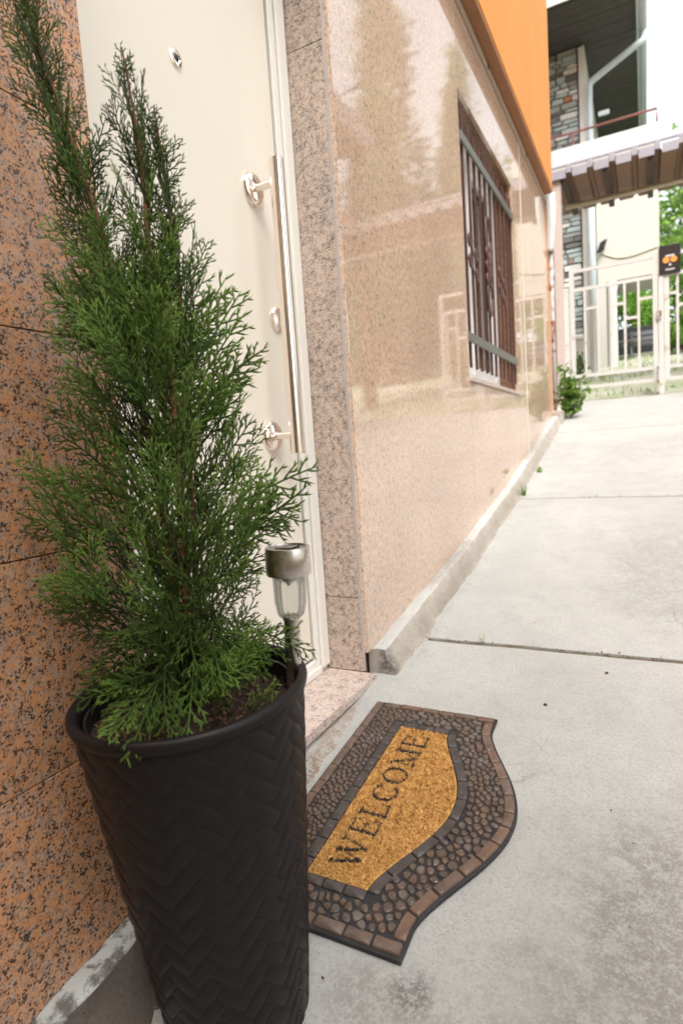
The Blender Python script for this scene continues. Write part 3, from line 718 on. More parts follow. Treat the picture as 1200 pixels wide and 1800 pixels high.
SPR = [spray_mesh('spray', 100 + i, L=(.100, .115, .130)[i % 3], width=(.040, .050, .058, .046)[i % 4], bend=(-.35, .1, .35, -.1, .25)[i % 5]) for i in range(14)]

# half-width of the shrub left / right of the stem by height of the spray tips
LEFT = [(.38, .15), (.45, .160), (.535, .165), (.65, .178), (.724, .160), (.794, .140), (.865, .134), (.937, .112), (1.0, .105), (1.07, .105), (1.16, .145), (1.25, .155), (1.36, .15)]
RIGHT = [(.38, .15), (.45, .168), (.51, .165), (.632, .165), (.70, .145), (.777, .115), (.85, .078), (.92, .062), (.95, .056), (1.06, .062), (1.13, .035), (1.2, .01), (1.36, -.06)]
def lamp_hidden(p):
    # keep the lamp's cap and glass free of foliage, as it is clipped on that side
    q = p - CAM_POS; l = Vector((.312, .661, .555)) - CAM_POS; l2 = Vector((.309, .661, .49)) - CAM_POS
    return min(q.normalized().angle(l.normalized()), q.normalized().angle(l2.normalized()) * 1.3) < (.062 if l.cross(q).z < 0 else .046) and p.z > .455
rr = random.Random(21)
specs = []                                        # (base, axis, normal, scale, variant, droop)
twig = MB()
LAMP_FRONT = Vector((-.4638, .8802, 0)).normalized()
def add_spray(tip, axis, scale, roll, var, ld):
    if lamp_hidden(tip) or lamp_hidden(tip - axis * .05): return
    Ls = (.100, .115, .130)[var % 3] * scale
    base = tip - axis * Ls * .97
    out = Vector((axis.x, axis.y, 0))
    tang = Vector((-out.y, out.x, 0)).normalized() if out.length > 1e-3 else Vector((1, 0, 0))
    nrm = (Matrix.Rotation(roll, 3, axis) @ (tang - axis * tang.dot(axis)).normalized())
    specs.append((base, axis, nrm, scale, var))
    # carrying twig down to the stem
    zj = max(.38, base.z - .05 - .45 * (Vector((base.x, base.y)) - Vector((leader_at(ld, base.z).x, leader_at(ld, base.z).y))).length)
    j = leader_at(ld, zj)
    mid = j.lerp(base, .55) + Vector((0, 0, -.006))
    twig.tube([j, mid, base, base + axis * .01], [.0016, .0012, .0009, .0006], 5, cap=False)
# main body
gold = 2.39996
N_BODY = 335
for i in range(N_BODY):
    z = lerp(.405, .985, ((i + rr.random()) / N_BODY) ** 1.15)
    az = i * gold + rr.uniform(-.3, .3)
    ds, dt = math.cos(az), math.sin(az)
    Rl = interp(z, RIGHT) if ds > 0 else interp(z, LEFT)
    c_off = -.02 if z > .9 else 0
    Rt = .15 if z < .75 else (.115 if z < .93 else .075)
    rad = math.hypot(ds * Rl, dt * Rt)
    q = rr.choice((1.0, 1.0, .93, .80, .62, .42, .30, .24) if z < .78 else (1.0, 1.0, .93, .84, .66, .48)) * rr.uniform(.93, 1.03)
    e = math.radians(lerp(8, 46, min(1, (z - .40) / .25)) + rr.uniform(-18, 20) + (1 - q) * 40)
    if z < .47 and rr.random() < .45: e = math.radians(rr.uniform(-48, -5)); q *= .85
    outd = (RH * ds + FH * dt).normalized()
    tip = L3(ds * Rl * q + c_off, dt * Rt * q, z)
    if tip.x < .006: tip.x = .006 + rr.uniform(0, .01)
    axis = (outd * math.cos(e) + Vector((0, 0, 1)) * math.sin(e)); axis = (axis + Vector((rr.gauss(0, .12), rr.gauss(0, .12), rr.gauss(0, .08)))).normalized()
    add_spray(tip, axis, rr.uniform(.75, 1.12), rr.gauss(0, .75), rr.randrange(14), leaders[1] if ds > -.2 else leaders[0])
# plumes round the three leaders
for ld, z0, z1, n, rad in ((leaders[0], .93, 1.36, 74, .066), (leaders[1], .92, 1.215, 46, .058), (leaders[2], .88, 1.145, 34, .052)):
    for i in range(n):
        z = lerp(z0, z1, (i + rr.random()) / n); az = i * gold + rr.uniform(-.4, .4); c = leader_at(ld, z)
        k = (z - z0) / (z1 - z0); rr_ = rad * (1.12 - .80 * k) * rr.uniform(.5, 1.15)
        outd = (RH * math.cos(az) + FH * math.sin(az)); e = math.radians(lerp(40, 74, k) + rr.uniform(-14, 12))
        axis = (outd * math.cos(e) + Vector((0, 0, 1)) * math.sin(e) + (ld[-1] - ld[-8]).normalized() * .3).normalized()
        tip = Vector((c.x, c.y, z)) + outd * rr_
        add_spray(tip, axis, lerp(rr.uniform(.65, 1.05), rr.uniform(.4, .7), k), rr.gauss(0, .9), rr.randrange(14), ld)
# single long sprays that stick out of the outline
for s, t, z, e, dirs, sc in ((.088, -.02, .935, 62, 1, 1.15), (.118, -.03, .905, 50, 1, 1.1), (.126, .0, .86, 48, 1, 1.1), (.100, .02, .90, 58, 1, 1.2), (.112, -.02, .85, 50, 1, 1.15), (.122, .01, .80, 42, 1, 1.2), (.183, .0, .705, 32, 1, 1.3), (.190, .02, .640, 18, 1, 1.35), (.16, .03, .66, 25, 1, 1.2),
                              (-.132, -.03, .940, 48, -1, .85), (-.122, -.01, .90, 42, -1, .85), (-.198, .0, .655, 20, -1, 1.25), (-.19, -.02, .62, 12, -1, 1.2), (-.185, 0, .70, 28, -1, 1.1), (-.17, -.03, .55, 5, -1, 1.1),
                              (-.012, -.146, .388, -42, 0, 1.05), (-.022, -.171, .394, -26, 0, 1.0), (-.045, -.166, .400, -22, 0, .85), (.03, -.140, .392, -34, 0, 1.0), (-.045, -.132, .395, -28, 0, .9), (-.15, -.02, .425, -18, -1, .95), (.172, .02, .425, -24, 1, 1.0), (.15, -.02, .445, -8, 1, .9), (-.118, -.09, .44, -5, -1, 1.0), (.02, -.12, .47, -20, 0, .9), (-.03, -.13, .50, -5, 0, .9), (.06, -.12, .44, -30, 0, .9)):
    outd = (RH * dirs - FH * .15).normalized() if dirs else (-FH + RH * s * 3).normalized()
    axis = (outd * math.cos(math.radians(e)) + Vector((0, 0, 1)) * math.sin(math.radians(e))).normalized()
    add_spray(L3(s, t, z), axis, sc, (math.pi / 2 * .0 + rr.gauss(0, .3)) if dirs else math.pi / 2 + rr.gauss(0, .3), rr.randrange(14), leaders[1] if s > 0 else leaders[0])
obj('branch', twig, M['twig'], thuja, smooth=True)
# the 296 sprays nearest to the viewer are parts, the inner and rear ones one mass
order = sorted(range(len(specs)), key=lambda i: (specs[i][0] + specs[i][1] * .1 - CAM_POS).length - .35 * abs((specs[i][0] + specs[i][1] * .1 - TB).dot(RH)) - (.3 if specs[i][3] < .42 else 0))
parts = set(order[:296]); mass_v = []; mass_f = []; mass_t = []; base_n = 0
cache = {}
for i, (base, axis, nrm, sc, var) in enumerate(specs):
    side = axis.cross(nrm).normalized(); nrm = side.cross(axis).normalized()
    mw = Matrix(((side.x * sc, axis.x * sc, nrm.x * sc, base.x), (side.y * sc, axis.y * sc, nrm.y * sc, base.y), (side.z * sc, axis.z * sc, nrm.z * sc, base.z), (0, 0, 0, 1)))
    if i in parts:
        o = link_mesh('spray', SPR[var], thuja); o.matrix_basis = mw
    else:
        if var not in cache:
            me = SPR[var]; vv = np.empty(len(me.vertices) * 3); me.vertices.foreach_get('co', vv); tt = np.empty(len(me.vertices)); me.attributes['tipc'].data.foreach_get('value', tt)
            cache[var] = (vv.reshape(-1, 3), [tuple(p.vertices) for p in me.polygons], tt)
        vv, ff, tt = cache[var]; A = np.array(mw)
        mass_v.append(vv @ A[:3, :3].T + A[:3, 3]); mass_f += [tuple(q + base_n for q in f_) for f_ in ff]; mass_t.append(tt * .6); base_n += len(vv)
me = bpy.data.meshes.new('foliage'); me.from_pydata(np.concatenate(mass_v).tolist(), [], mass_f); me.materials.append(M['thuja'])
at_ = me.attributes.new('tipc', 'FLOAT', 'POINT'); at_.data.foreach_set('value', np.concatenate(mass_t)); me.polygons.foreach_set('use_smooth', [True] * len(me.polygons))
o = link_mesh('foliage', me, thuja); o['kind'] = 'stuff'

# ------------------------------------------------------------------ solar lamp in the planter
LX, LY = .3145, .662
lamp = thing('solar_lamp', (LX - .02, LY + .004, .375), 'small steel solar garden lamp on a stake in the planter soil', 'garden lamp')
lax = Vector((.03, -.006, 1)).normalized(); lo = Vector((LX - .0055, LY, .375))
obj('cap', MB().lathe([(.0265, .164), (.0303, .165), (.0309, .167), (.0309, .2015), (.0302, .2030), (.0275, .2030), (.0268, .2015)], 56, tuple(lo), tuple(lax)), M['brushed'], lamp, auto=35)
obj('solar_panel', MB().lathe([(.0266, .1975), (.0266, .2012), (.024, .2018)], 48, tuple(lo), tuple(lax)).box(tuple(lo + lax * .2016 + Vector((-.012, -.012, 0))), tuple(lo + lax * .2026 + Vector((.012, .012, .0004)))), M['panel_black'], lamp, auto=35)
prof = [(.0220, .164), (.0220, .150), (.0212, .125), (.0180, .108), (.0115, .102)]
N_ = 60; m = MB()
for r_, h in prof:
    for k in range(N_):
        c = 2 * math.pi * k / N_; rib = 1 + .035 * math.cos(k * math.pi / 2.5) * (1 if r_ > .015 else 0)
        a = Vector((1, 0, 0)); x_ = (a - lax * a.dot(lax)).normalized(); y_ = lax.cross(x_)
        m.v.append(tuple(lo + lax * h + (x_ * math.cos(c) + y_ * math.sin(c)) * r_ * rib))
for i in range(len(prof) - 1):
    for k in range(N_): m.f.append((i * N_ + k, (i + 1) * N_ + k, (i + 1) * N_ + (k + 1) % N_, i * N_ + (k + 1) % N_)); m.mi.append(0)
o = obj('diffuser', m, M['glass'], lamp, smooth=True); md = o.modifiers.new('shell', 'SOLIDIFY'); md.thickness = .0012
obj('bulb_holder', MB().lathe([(.010, .164), (.010, .157), (.004, .153), (.003, .149)], 20, tuple(lo), tuple(lax)), M['pvc_white'], lamp, auto=40)
obj('stake', MB().lathe([(.0108, -.01), (.0108, .100), (.0122, .101), (.0122, .106), (.006, .107)], 28, tuple(lo), tuple(lax)), M['brushed'], lamp, auto=35)

# ------------------------------------------------------------------ doormat
MX0, MY0, MY1, MYC = .085, .732, 1.399, 1.0655
def gm(y): return G(y) + .003
def wave(y, hw, lo_, amp):
    d = min(1, abs(y - MYC) / hw); return lo_ + amp * (.5 + .5 * math.cos(math.pi * d)) ** .72
def x_out(y): return wave(y, .275, .413, .106)
def x_in(y): return wave(y, .232, .313, .083)      # edge of the coir
mat = thing('doormat', (.25, MYC, G(MYC)), 'wavy edged rubber doormat with brown pebble border and coir WELCOME panel', 'doormat')
out = [(MX0, lerp(MY1, MY0, i / 24)) for i in range(25)] + [(x_out(lerp(MY0, MY1, i / 60)), lerp(MY0, MY1, i / 60)) for i in range(61)]
obj('rubber_base', MB().prism_z(out, lambda p: gm(p[1]) - .002, lambda p: gm(p[1]) + .0055), M['rubber'], mat, bevel=.002)
ZB = .0056
def piece(poly, h, parent, mat_, name, inset=.0022, mesh_only=False):
    """low domed piece on the mat: base outline, bevelled shoulder, top"""
    n = len(poly); cx = sum(p[0] for p in poly) / n; cy = sum(p[1] for p in poly) / n
    vs = [(x, y, gm(y) + ZB - .0006) for x, y in poly]
    def sh(k_, z):
        for x, y in poly:
            d = math.hypot(x - cx, y - cy); q = max(0, (d - k_) / d); vs.append((cx + (x - cx) * q, cy + (y - cy) * q, gm(y) + ZB + z))
    sh(.0004, h * .62); sh(inset, h)
    fs = []
    for l_ in (0, 1):
        for i in range(n): j = (i + 1) % n; fs.append((l_ * n + i, l_ * n + j, (l_ + 1) * n + j, (l_ + 1) * n + i))
    fs.append(tuple(2 * n + i for i in range(n)))
    if mesh_only: return vs, fs
    mm = MB().add(vs, fs); return obj(name, mm, mat_, parent, auto=50)
def ccw(poly):
    a = sum(p[0] * q[1] - q[0] * p[1] for p, q in zip(poly, poly[1:] + poly[:1])); return poly if a > 0 else poly[::-1]
def rounded(poly, r=.0025, seg=2):
    o_ = []; n = len(poly)
    for i in range(n):
        a, b, c = Vector(poly[i - 1]), Vector(poly[i]), Vector(poly[(i + 1) % n]); d1 = (a - b); d2 = (c - b); k = min(r, d1.length * .4, d2.length * .4)
        if d1.normalized().dot(d2.normalized()) < -.93: o_.append(tuple(b)); continue
        p, q = b + d1.normalized() * k, b + d2.normalized() * k
        for s in range(seg + 1):
            t = s / seg; o_.append(tuple((1 - t) ** 2 * p + 2 * t * (1 - t) * b + t * t * q))
    return o_
rr = random.Random(11)
def along(fn, t0, t1, off0, off1, gap, n=3):
    """quad strip between two offsets of a curve fn(t) -> (point, normal inward)"""
    A, B = [], []
    for i in range(n + 1):
        t = lerp(t0, t1, i / n); p, nr = fn(t); A.append((p[0] + nr[0] * off0, p[1] + nr[1] * off0)); B.append((p[0] + nr[0] * off1, p[1] + nr[1] * off1))
    return ccw(A + B[::-1])
def wavef(xf):
    def f_(y):
        e = 1e-3; dx = (xf(y + e) - xf(y - e)) / (2 * e); l = math.hypot(1, dx); return (xf(y), y), (-1 / l, dx / l)
    return f_
leftf = lambda y: ((MX0, y), (1, 0))
ny_ = lambda yv, s: (lambda x: ((x, yv), (0, s)))
def row(fn, a, b, n, o0, o1, g, mats, name, jit=.15):
    cuts = [a] + [lerp(a, b, (i + rr.uniform(-jit, jit)) / n) for i in range(1, n)] + [b]
    for t0, t1 in zip(cuts, cuts[1:]):
        s = 1 if t1 > t0 else -1
        piece(rounded(along(fn, t0 + s * g, t1 - s * g, o0, o1, g), .0028), rr.uniform(.0032, .0042), mat, rr.choice(mats), name, .0016)
ob0, ob1 = .0050, .0250
row(wavef(x_out), MY0 + .030, MY1 - .026, 13, ob0, ob1, .0016, BRK, 'border_brick')
row(leftf, MY0 + .006, MY1 - .006, 12, .0045, .0235, .0014, BRK, 'border_brick')
row(ny_(MY0, 1), MX0 + .028, .409, 6, .006, .0255, .0016, BRK, 'border_brick')
row(ny_(MY1, -1), MX0 + .028, .407, 6, .0045, .0215, .0014, BRK, 'border_brick')
RY0, RY1, RX0 = .829, 1.298, .193
row(wavef(x_in), RY0 - .004, RY1 + .004, 9, -.0225, -.002, .0012, [INB], 'inner_brick', .05)
row(lambda y: ((RX0, y), (1, 0)), RY0 - .020, RY1 + .020, 10, -.0225, -.002, .0012, [INB], 'inner_brick', .05)
row(ny_(RY0, 1), RX0 + .001, x_in(RY0) + .004, 3, -.0215, -.002, .0012, [INB], 'inner_brick', .05)
row(ny_(RY1, -1), RX0 + .001, x_in(RY1) + .004, 3, -.0215, -.002, .0012, [INB], 'inner_brick', .05)
# pebbles: cells of a relaxed scatter in the band between the two brick rows
def in_band(x, y, mrg=.0):
    if not (MY0 + .029 + mrg < y < MY1 - .025 - mrg and MX0 + .0265 + mrg < x < x_out(y) - .0285 - mrg): return False
    yi = min(max(y, RY0), RY1)
    return not (RX0 - .0265 - mrg < x < x_in(yi) + .0265 + mrg and RY0 - .0255 - mrg < y < RY1 + .0255 + mrg)
pts = []
def want(x, y): return .0118 if x < .2 else (.0165 if y < 1.05 else .0142)
tries = 0
while tries < 60000:
    tries += 1; x = rr.uniform(.10, .51); y = rr.uniform(.75, 1.39)
    if not in_band(x, y, .0035): continue
    d = want(x, y) * (.78 + .5 * noise.noise(Vector((x * 60, y * 60, 3))) * .9 + .12)
    if all(((x - p[0]) * (1.25 if y < 1.30 else .8)) ** 2 + ((y - p[1]) * (.92 if y < 1.3 else 1.2)) ** 2 > (.5 * (d + p[2])) ** 2 for p in pts): pts.append((x, y, d))
def cell(i):
    x0, y0, d0 = pts[i]; R = d0 * 1.0; poly = [(x0 + R * math.cos(k * math.pi / 8), y0 + R * .95 * math.sin(k * math.pi / 8)) for k in range(16)]
    for j, (x1, y1, d1) in enumerate(pts):
        if j == i or abs(x1 - x0) > .05 or abs(y1 - y0) > .05: continue
        w0 = d0 / (d0 + d1); mx, my = lerp(x0, x1, w0), lerp(y0, y1, w0); nx_, ny2 = x1 - x0, y1 - y0; l = math.hypot(nx_, ny2); nx_ /= l; ny2 /= l
        mx -= nx_ * .0009; my -= ny2 * .0009; res = []
        for a, b in zip(poly, poly[1:] + poly[:1]):
            da = (a[0] - mx) * nx_ + (a[1] - my) * ny2; db = (b[0] - mx) * nx_ + (b[1] - my) * ny2
            if da <= 0: res.append(a)
            if da * db < 0: t = da / (da - db); res.append((lerp(a[0], b[0], t), lerp(a[1], b[1], t)))
        poly = res
        if len(poly) < 3: return None
    # pull in to the band
    poly = [(x, y) if in_band(x, y) else (lerp(x0, x, .62), lerp(y0, y, .62)) for x, y in poly]
    return poly
def SHR(x, y): return .985 if x < .19 else (.90 if y < 1.06 else .95)
def smooth_poly(poly, n=11):
    cx = sum(p[0] for p in poly) / len(poly); cy = sum(p[1] for p in poly) / len(poly); q = []
    for k in range(n):
        a = 2 * math.pi * k / n; dx, dy = math.cos(a), math.sin(a); best = None
        for p, r_ in zip(poly, poly[1:] + poly[:1]):
            ex, ey = r_[0] - p[0], r_[1] - p[1]; den = dx * ey - dy * ex
            if abs(den) < 1e-12: continue
            t = ((p[0] - cx) * ey - (p[1] - cy) * ex) / den; u = ((p[0] - cx) * dy - (p[1] - cy) * dx) / den
            if t > 0 and -1e-6 <= u <= 1 + 1e-6 and (best is None or t < best): best = t
        q.append(best or .003)
    q = [.14 * q[k - 1] + .72 * q[k] + .14 * q[(k + 1) % n] for k in range(n)]
    return [(cx + q[k] * SHR(cx, cy) * math.cos(2 * math.pi * k / n), cy + q[k] * SHR(cx, cy) * math.sin(2 * math.pi * k / n)) for k in range(n)]
cells = []
for i in range(len(pts)):
    c = cell(i)
    if c is None or len(c) < 3: continue
    cells.append((pts[i], smooth_poly(c)))
def seen_rank(c):
    x, y, _ = c[0]; hid = 1 if x < .26 - (y - .70) * .45 else 0      # hidden behind the planter
    return hid * 10 + math.hypot(x - .75, y) - c[0][2] * 12
cells.sort(key=seen_rank)
rest = MB()
for k, (p, poly) in enumerate(cells):
    h = rr.uniform(.0026, .0040); mt = PEB[3] if (p[1] > 1.2 and rr.random() < .5) else rr.choice(PEB[:3] if p[0] < .3 or rr.random() < .7 else PEB)
    if k < 296: piece(ccw(poly), h, mat, mt, 'pebble', .0013)
    else: vs, fs = piece(ccw(poly), h, mat, mt, 'pebble', .0013, True); rest.add(vs, fs, rr.randrange(3))
if rest.v:
    o = obj('pebble_rest', rest, PEB[:3], mat, auto=50); o.name = 'far_pebbles'; o['kind'] = 'stuff'
# coir panel: a mass of short fibres, the lettering is stained fibres
coir = [(RX0, lerp(RY1, RY0, i / 10)) for i in range(11)] + [(x_in(lerp(RY0, RY1, i / 30)), lerp(RY0, RY1, i / 30)) for i in range(31)]
obj('coir_backing', MB().prism_z(ccw(coir), lambda p: gm(p[1]) + .004, lambda p: gm(p[1]) + .0075), M['coir'], mat)
# serif capitals as strokes in a unit box (x to the right, y up), (x0,y0,x1,y1,width)
TH, TK = .062, .14
def arc(cx, cy, rx, ry, a0, a1, n=14, wmin=TH, wmax=TK):
    o_ = []
    for i in range(n):
        t0, t1 = math.radians(lerp(a0, a1, i / n)), math.radians(lerp(a0, a1, (i + 1) / n)); tm = (t0 + t1) / 2
        o_.append((cx + rx * math.cos(t0), cy + ry * math.sin(t0), cx + rx * math.cos(t1), cy + ry * math.sin(t1), lerp(wmin, wmax, abs(math.cos(tm)) ** 1.5)))
    return o_
FONT = {
 'W': (1.30, [(.10, .97, .42, .03, TK), (.42, .03, .66, .85, TH), (.60, .97, .90, .03, TK), (.90, .03, 1.18, .97, TH), (.0, .97, .26, .97, TH), (.48, .97, .76, .97, TH), (1.06, .97, 1.30, .97, TH)]),
 'E': (.80, [(.18, 0, .18, 1, TK), (.04, .97, .74, .97, TH), (.04, .03, .78, .03, TH), (.18, .52, .56, .52, TH), (.72, .97, .72, .76, TH), (.76, .03, .76, .27, TH), (.55, .62, .55, .42, TH)]),
 'L': (.76, [(.18, 0, .18, 1, TK), (.02, .97, .36, .97, TH), (.02, .03, .72, .03, TH), (.70, .03, .70, .30, TH)]),
 'C': (.90, arc(.48, .5, .40, .47, 48, 312) + [(.78, .97, .78, .70, TH), (.78, .30, .78, .12, TH)]),
 'O': (1.00, arc(.50, .5, .41, .47, 0, 360, 22)),
 'M': (1.16, [(.17, 0, .17, .97, TH), (.17, .97, .56, .06, TK), (.56, .06, .95, .97, TH), (.97, 0, .97, 1, TK), (.02, .03, .32, .03, TH), (.80, .03, 1.13, .03, TH), (.02, .97, .22, .97, TH), (.92, .97, 1.13, .97, TH)])}
strokes = []; adv = 0
for ch in 'WELCOME':
    w_, st = FONT[ch]
    for s in st: strokes.append((s[0] + adv, s[1], s[2] + adv, s[3], s[4]))
    adv += w_ + .10
TX_TOP, TX_BOT, TY0, TY1 = .2205, .2770, .858, 1.276
sy = (TY1 - TY0) / adv; sx = (TX_BOT - TX_TOP)
wstroke = []
for x0, y0, x1, y1, wd in strokes: wstroke.append((TX_BOT - y0 * sx, TY0 + x0 * sy, TX_BOT - y1 * sx, TY0 + x1 * sy, wd * .5 * (sx + sy) / 2))
def in_text(x, y):
    if not (TX_TOP - .006 < x < TX_BOT + .006 and TY0 - .006 < y < TY1 + .006): return False
    for ax_, ay, bx, by, hw in wstroke:
        dx, dy = bx - ax_, by - ay; t = max(0, min(1, ((x - ax_) * dx + (y - ay) * dy) / (dx * dx + dy * dy + 1e-12)))
        if (x - ax_ - t * dx) ** 2 + (y - ay - t * dy) ** 2 < hw * hw: return True
    return False
pile = MB(); dark = MB(); rr = random.Random(17)
cnt = 0
while cnt < 24000:
    x = rr.uniform(RX0, .398); y = rr.uniform(RY0, RY1)
    if x > x_in(y) - .0015 or x < RX0 + .001: continue
    cnt += 1
    z = gm(y) + .0070; tuft = noise.noise(Vector((x * 150, y * 150, 0)))
    a = 6.28 * noise.noise(Vector((x * 90, y * 90, 7))) * 1.6 + rr.uniform(-1.2, 1.2); l = rr.uniform(.0035, .0075); ln = rr.uniform(.25, 1.0)
    d = Vector((math.cos(a) * ln, math.sin(a) * ln, .75 + .4 * tuft)).normalized() * l; sd = Vector((-math.sin(a), math.cos(a), 0)) * rr.uniform(.00045, .0008)
    p = Vector((x, y, z)); md_ = p + d * .55 + Vector((0, 0, .0006))
    tgt = dark if in_text(x + rr.gauss(0, .0004), y + rr.gauss(0, .0004)) and rr.random() < .97 else pile
    tgt.add([p - sd, p + sd, md_ + sd * .8, md_ - sd * .8, p + d], [(0, 1, 2, 3), (3, 2, 4)])
o = obj('coir_pile', pile, M['coir'], mat); o['kind'] = 'stuff'
# stained ground of the letters, then the dark fibres
m = MB()
for k_, (ax_, ay, bx, by, hw) in enumerate(wstroke):
    d = Vector((bx - ax_, by - ay)); 
    if d.length < 1e-6: continue
    d.normalize(); n_ = Vector((-d.y, d.x)) * hw * .92; zz = .0076 + .00002 * (k_ % 40); e_ = d * hw * .35
    q = [(ax_ - e_.x + n_.x, ay - e_.y + n_.y), (ax_ - e_.x - n_.x, ay - e_.y - n_.y), (bx + e_.x - n_.x, by + e_.y - n_.y), (bx + e_.x + n_.x, by + e_.y + n_.y)]
    m.add([(x, y, gm(y) + zz) for x, y in ccw(q)], [(0, 1, 2, 3)])
b0 = len(m.v); m.v += dark.v; m.f += [tuple(i + b0 for i in q) for q in dark.f]; m.mi += dark.mi
o = obj('lettering', m, M['coir_dark'], mat); o['label'] = 'dark stained serif letters reading WELCOME'

# ------------------------------------------------------------------ small plants and litter
def leaf_cloud(name, pts, size, matl, parent=None, seed=1, flat=.5):
    r2 = np.random.default_rng(seed); n = len(pts); P = np.asarray(pts, float)
    d = r2.normal(size=(n, 3)); d /= np.linalg.norm(d, axis=1)[:, None]; e = r2.normal(size=(n, 3)); e -= d * (e * d).sum(1)[:, None]; e /= np.linalg.norm(e, axis=1)[:, None]
    s = size * r2.uniform(.6, 1.3, (n, 1))
    V = np.stack([P - d * s, P + e * s * flat - d * s * .1, P + d * s, P - e * s * flat - d * s * .1], 1).reshape(-1, 3)
    F = (np.arange(n)[:, None] * 4 + np.arange(4)[None]).tolist()
    me = bpy.data.meshes.new(name); me.from_pydata(V.tolist(), [], F); me.materials.append(matl)
    a = me.attributes.new('tipc', 'FLOAT', 'POINT'); a.data.foreach_set('value', np.repeat(r2.uniform(0, 1, n), 4)); me.update()
    o = link_mesh(name, me, parent); return o
def plant(loc, h, r, n, size, label, cat='plant', group=None, matl=None, seed=1, name='weed_plant'):
    t = thing(name, loc, label, cat, group); r2 = random.Random(seed); m = MB(); pts = []
    for k in range(max(3, n // 22)):
        a = r2.uniform(0, 6.28); l = r2.uniform(.3, 1); top = Vector(loc) + Vector((math.cos(a) * r * l, math.sin(a) * r * l, h * r2.uniform(.45, 1)))
        mid = Vector(loc).lerp(top, .5) + Vector((0, 0, h * .08)); m.tube([loc, mid, top], [.004 * h / .5, .003 * h / .5, .0015 * h / .5], 5)
        for _ in range(22): q = Vector(loc).lerp(top, r2.uniform(.25, 1.05)); pts.append(q + Vector((r2.gauss(0, r * .2), r2.gauss(0, r * .2), r2.gauss(0, h * .06))))
    obj('stem', m, M['leaf_mid'], t); leaf_cloud('leaves', pts, size, matl or M['leaf_bright'], t, seed)
    return t
plant((.135, 5.86, G(5.86)), .50, .13, 420, .035, 'bushy bright green weed growing at the foot of the rusty pole', seed=2)
plant((.105, 4.10, G(4.1)), .035, .028, 40, .012, 'tiny green weed sprouting where the kerb meets the pavement', seed=3, group='weeds along the kerb')
def tuft(x, y, h, n, label, seed, spread=.012):
    r2 = random.Random(seed); m = MB()
    for _ in range(n):
        a = r2.uniform(0, 6.28); bx, by = x + r2.gauss(0, spread * .5), y + r2.gauss(0, .004); l = h * r2.uniform(.5, 1.1); dx, dy = math.cos(a) * l * .5, math.sin(a) * l * .5; w_ = h * .035
        z = G(by) - .004; px2, py2 = -math.sin(a) * w_, math.cos(a) * w_
        m.add([(bx - px2, by - py2, z), (bx + px2, by + py2, z), (bx + dx * .4 + px2 * .7, by + dy * .4 + py2 * .7, z + l * .7), (bx + dx * .4 - px2 * .7, by + dy * .4 - py2 * .7, z + l * .7), (bx + dx, by + dy, z + l)], [(0, 1, 2, 3), (3, 2, 4)])
    o = obj('grass_tuft', m, M['leaf_bright']); return tag(o, label, 'grass tuft', 'grass tufts in the pavement joints')
tuft(.095, 3.60, .075, 16, 'pale green grass tuft at the kerb end of the farther pavement joint', 4)
tuft(.27, 1.815, .032, 8, 'small grass tuft in the nearer pavement joint, close to the kerb', 5)
tuft(.165, 1.812, .016, 7, 'very small dry tuft in the nearer joint beside the kerb', 6)
tuft(.50, 3.545, .022, 9, 'small tuft midway along the farther pavement joint', 8)
def bit(x, y, s, matl, label, cat, name, seed, r_=.6):
    r2 = random.Random(seed); n = 7; m = MB()
    prof = [(s * .4, 0), (s * .9, s * .25), (s, s * .5), (s * .7, s * .85), (s * .2, s)]
    m.lathe(prof, 12, (x, y, G(y) + .001)); m.v = [(vx + noise.noise(Vector((vx * 400, vy * 400, seed))) * s * .3, vy + noise.noise(Vector((vy * 400, vx * 400, seed))) * s * .3, vz) for vx, vy, vz in m.v]
    return tag(obj(name, m, matl, smooth=True), label, cat)
berry = plain('berry', (.05, .02, .025), .4)
bit(.511, 1.503, .0055, berry, 'small dark dried berry lying on the concrete beyond the mat', 'berry', 'berry', 1)
bit(.645, 1.70, .005, M['crumb'], 'brown crumb of dead leaf on the pavement near the joint', 'leaf crumb', 'leaf_crumb', 2)

def leaf_bits():
    m = MB(); r2 = random.Random(9)
    for _ in range(90):
        x, y = r2.uniform(.2, 1.2), r2.uniform(.3, 3.4)
        if in_band(x, y) or (x < x_out(max(MY0, min(MY1, y))) + .02 and MY0 - .02 < y < MY1 + .02): continue
        s = r2.uniform(.0012, .0035); a = r2.uniform(0, 6.28); z = G(y) + .0035
        m.add([(x + s * math.cos(a), y + s * math.sin(a), z), (x + s * .5 * math.cos(a + 1.8), y + s * .5 * math.sin(a + 1.8), z + .001), (x - s * math.cos(a), y - s * math.sin(a), z + .0006), (x + s * .5 * math.cos(a - 1.7), y + s * .5 * math.sin(a - 1.7), z)], [(0, 1, 2, 3)], r2.randrange(2))
    for _ in range(420):
        y = r2.uniform(1.58, 5.4); x = .083 + abs(r2.gauss(0, .018)); s = r2.uniform(.001, .0032); a = r2.uniform(0, 6.28); z = G(y) + .003
        if noise.noise(Vector((0, y * 3, 2))) < -.1: continue
        m.add([(x + s * math.cos(a), y + s * math.sin(a), z), (x + s * .5 * math.cos(a + 1.8), y + s * .5 * math.sin(a + 1.8), z + .001), (x - s * math.cos(a), y - s * math.sin(a), z + .0006), (x + s * .5 * math.cos(a - 1.7), y + s * .5 * math.sin(a - 1.7), z)], [(0, 1, 2, 3)], r2.randrange(2))
    o = obj('litter', m, [M['crumb'], M['soil']]); tag(o, kind='stuff')
leaf_bits()
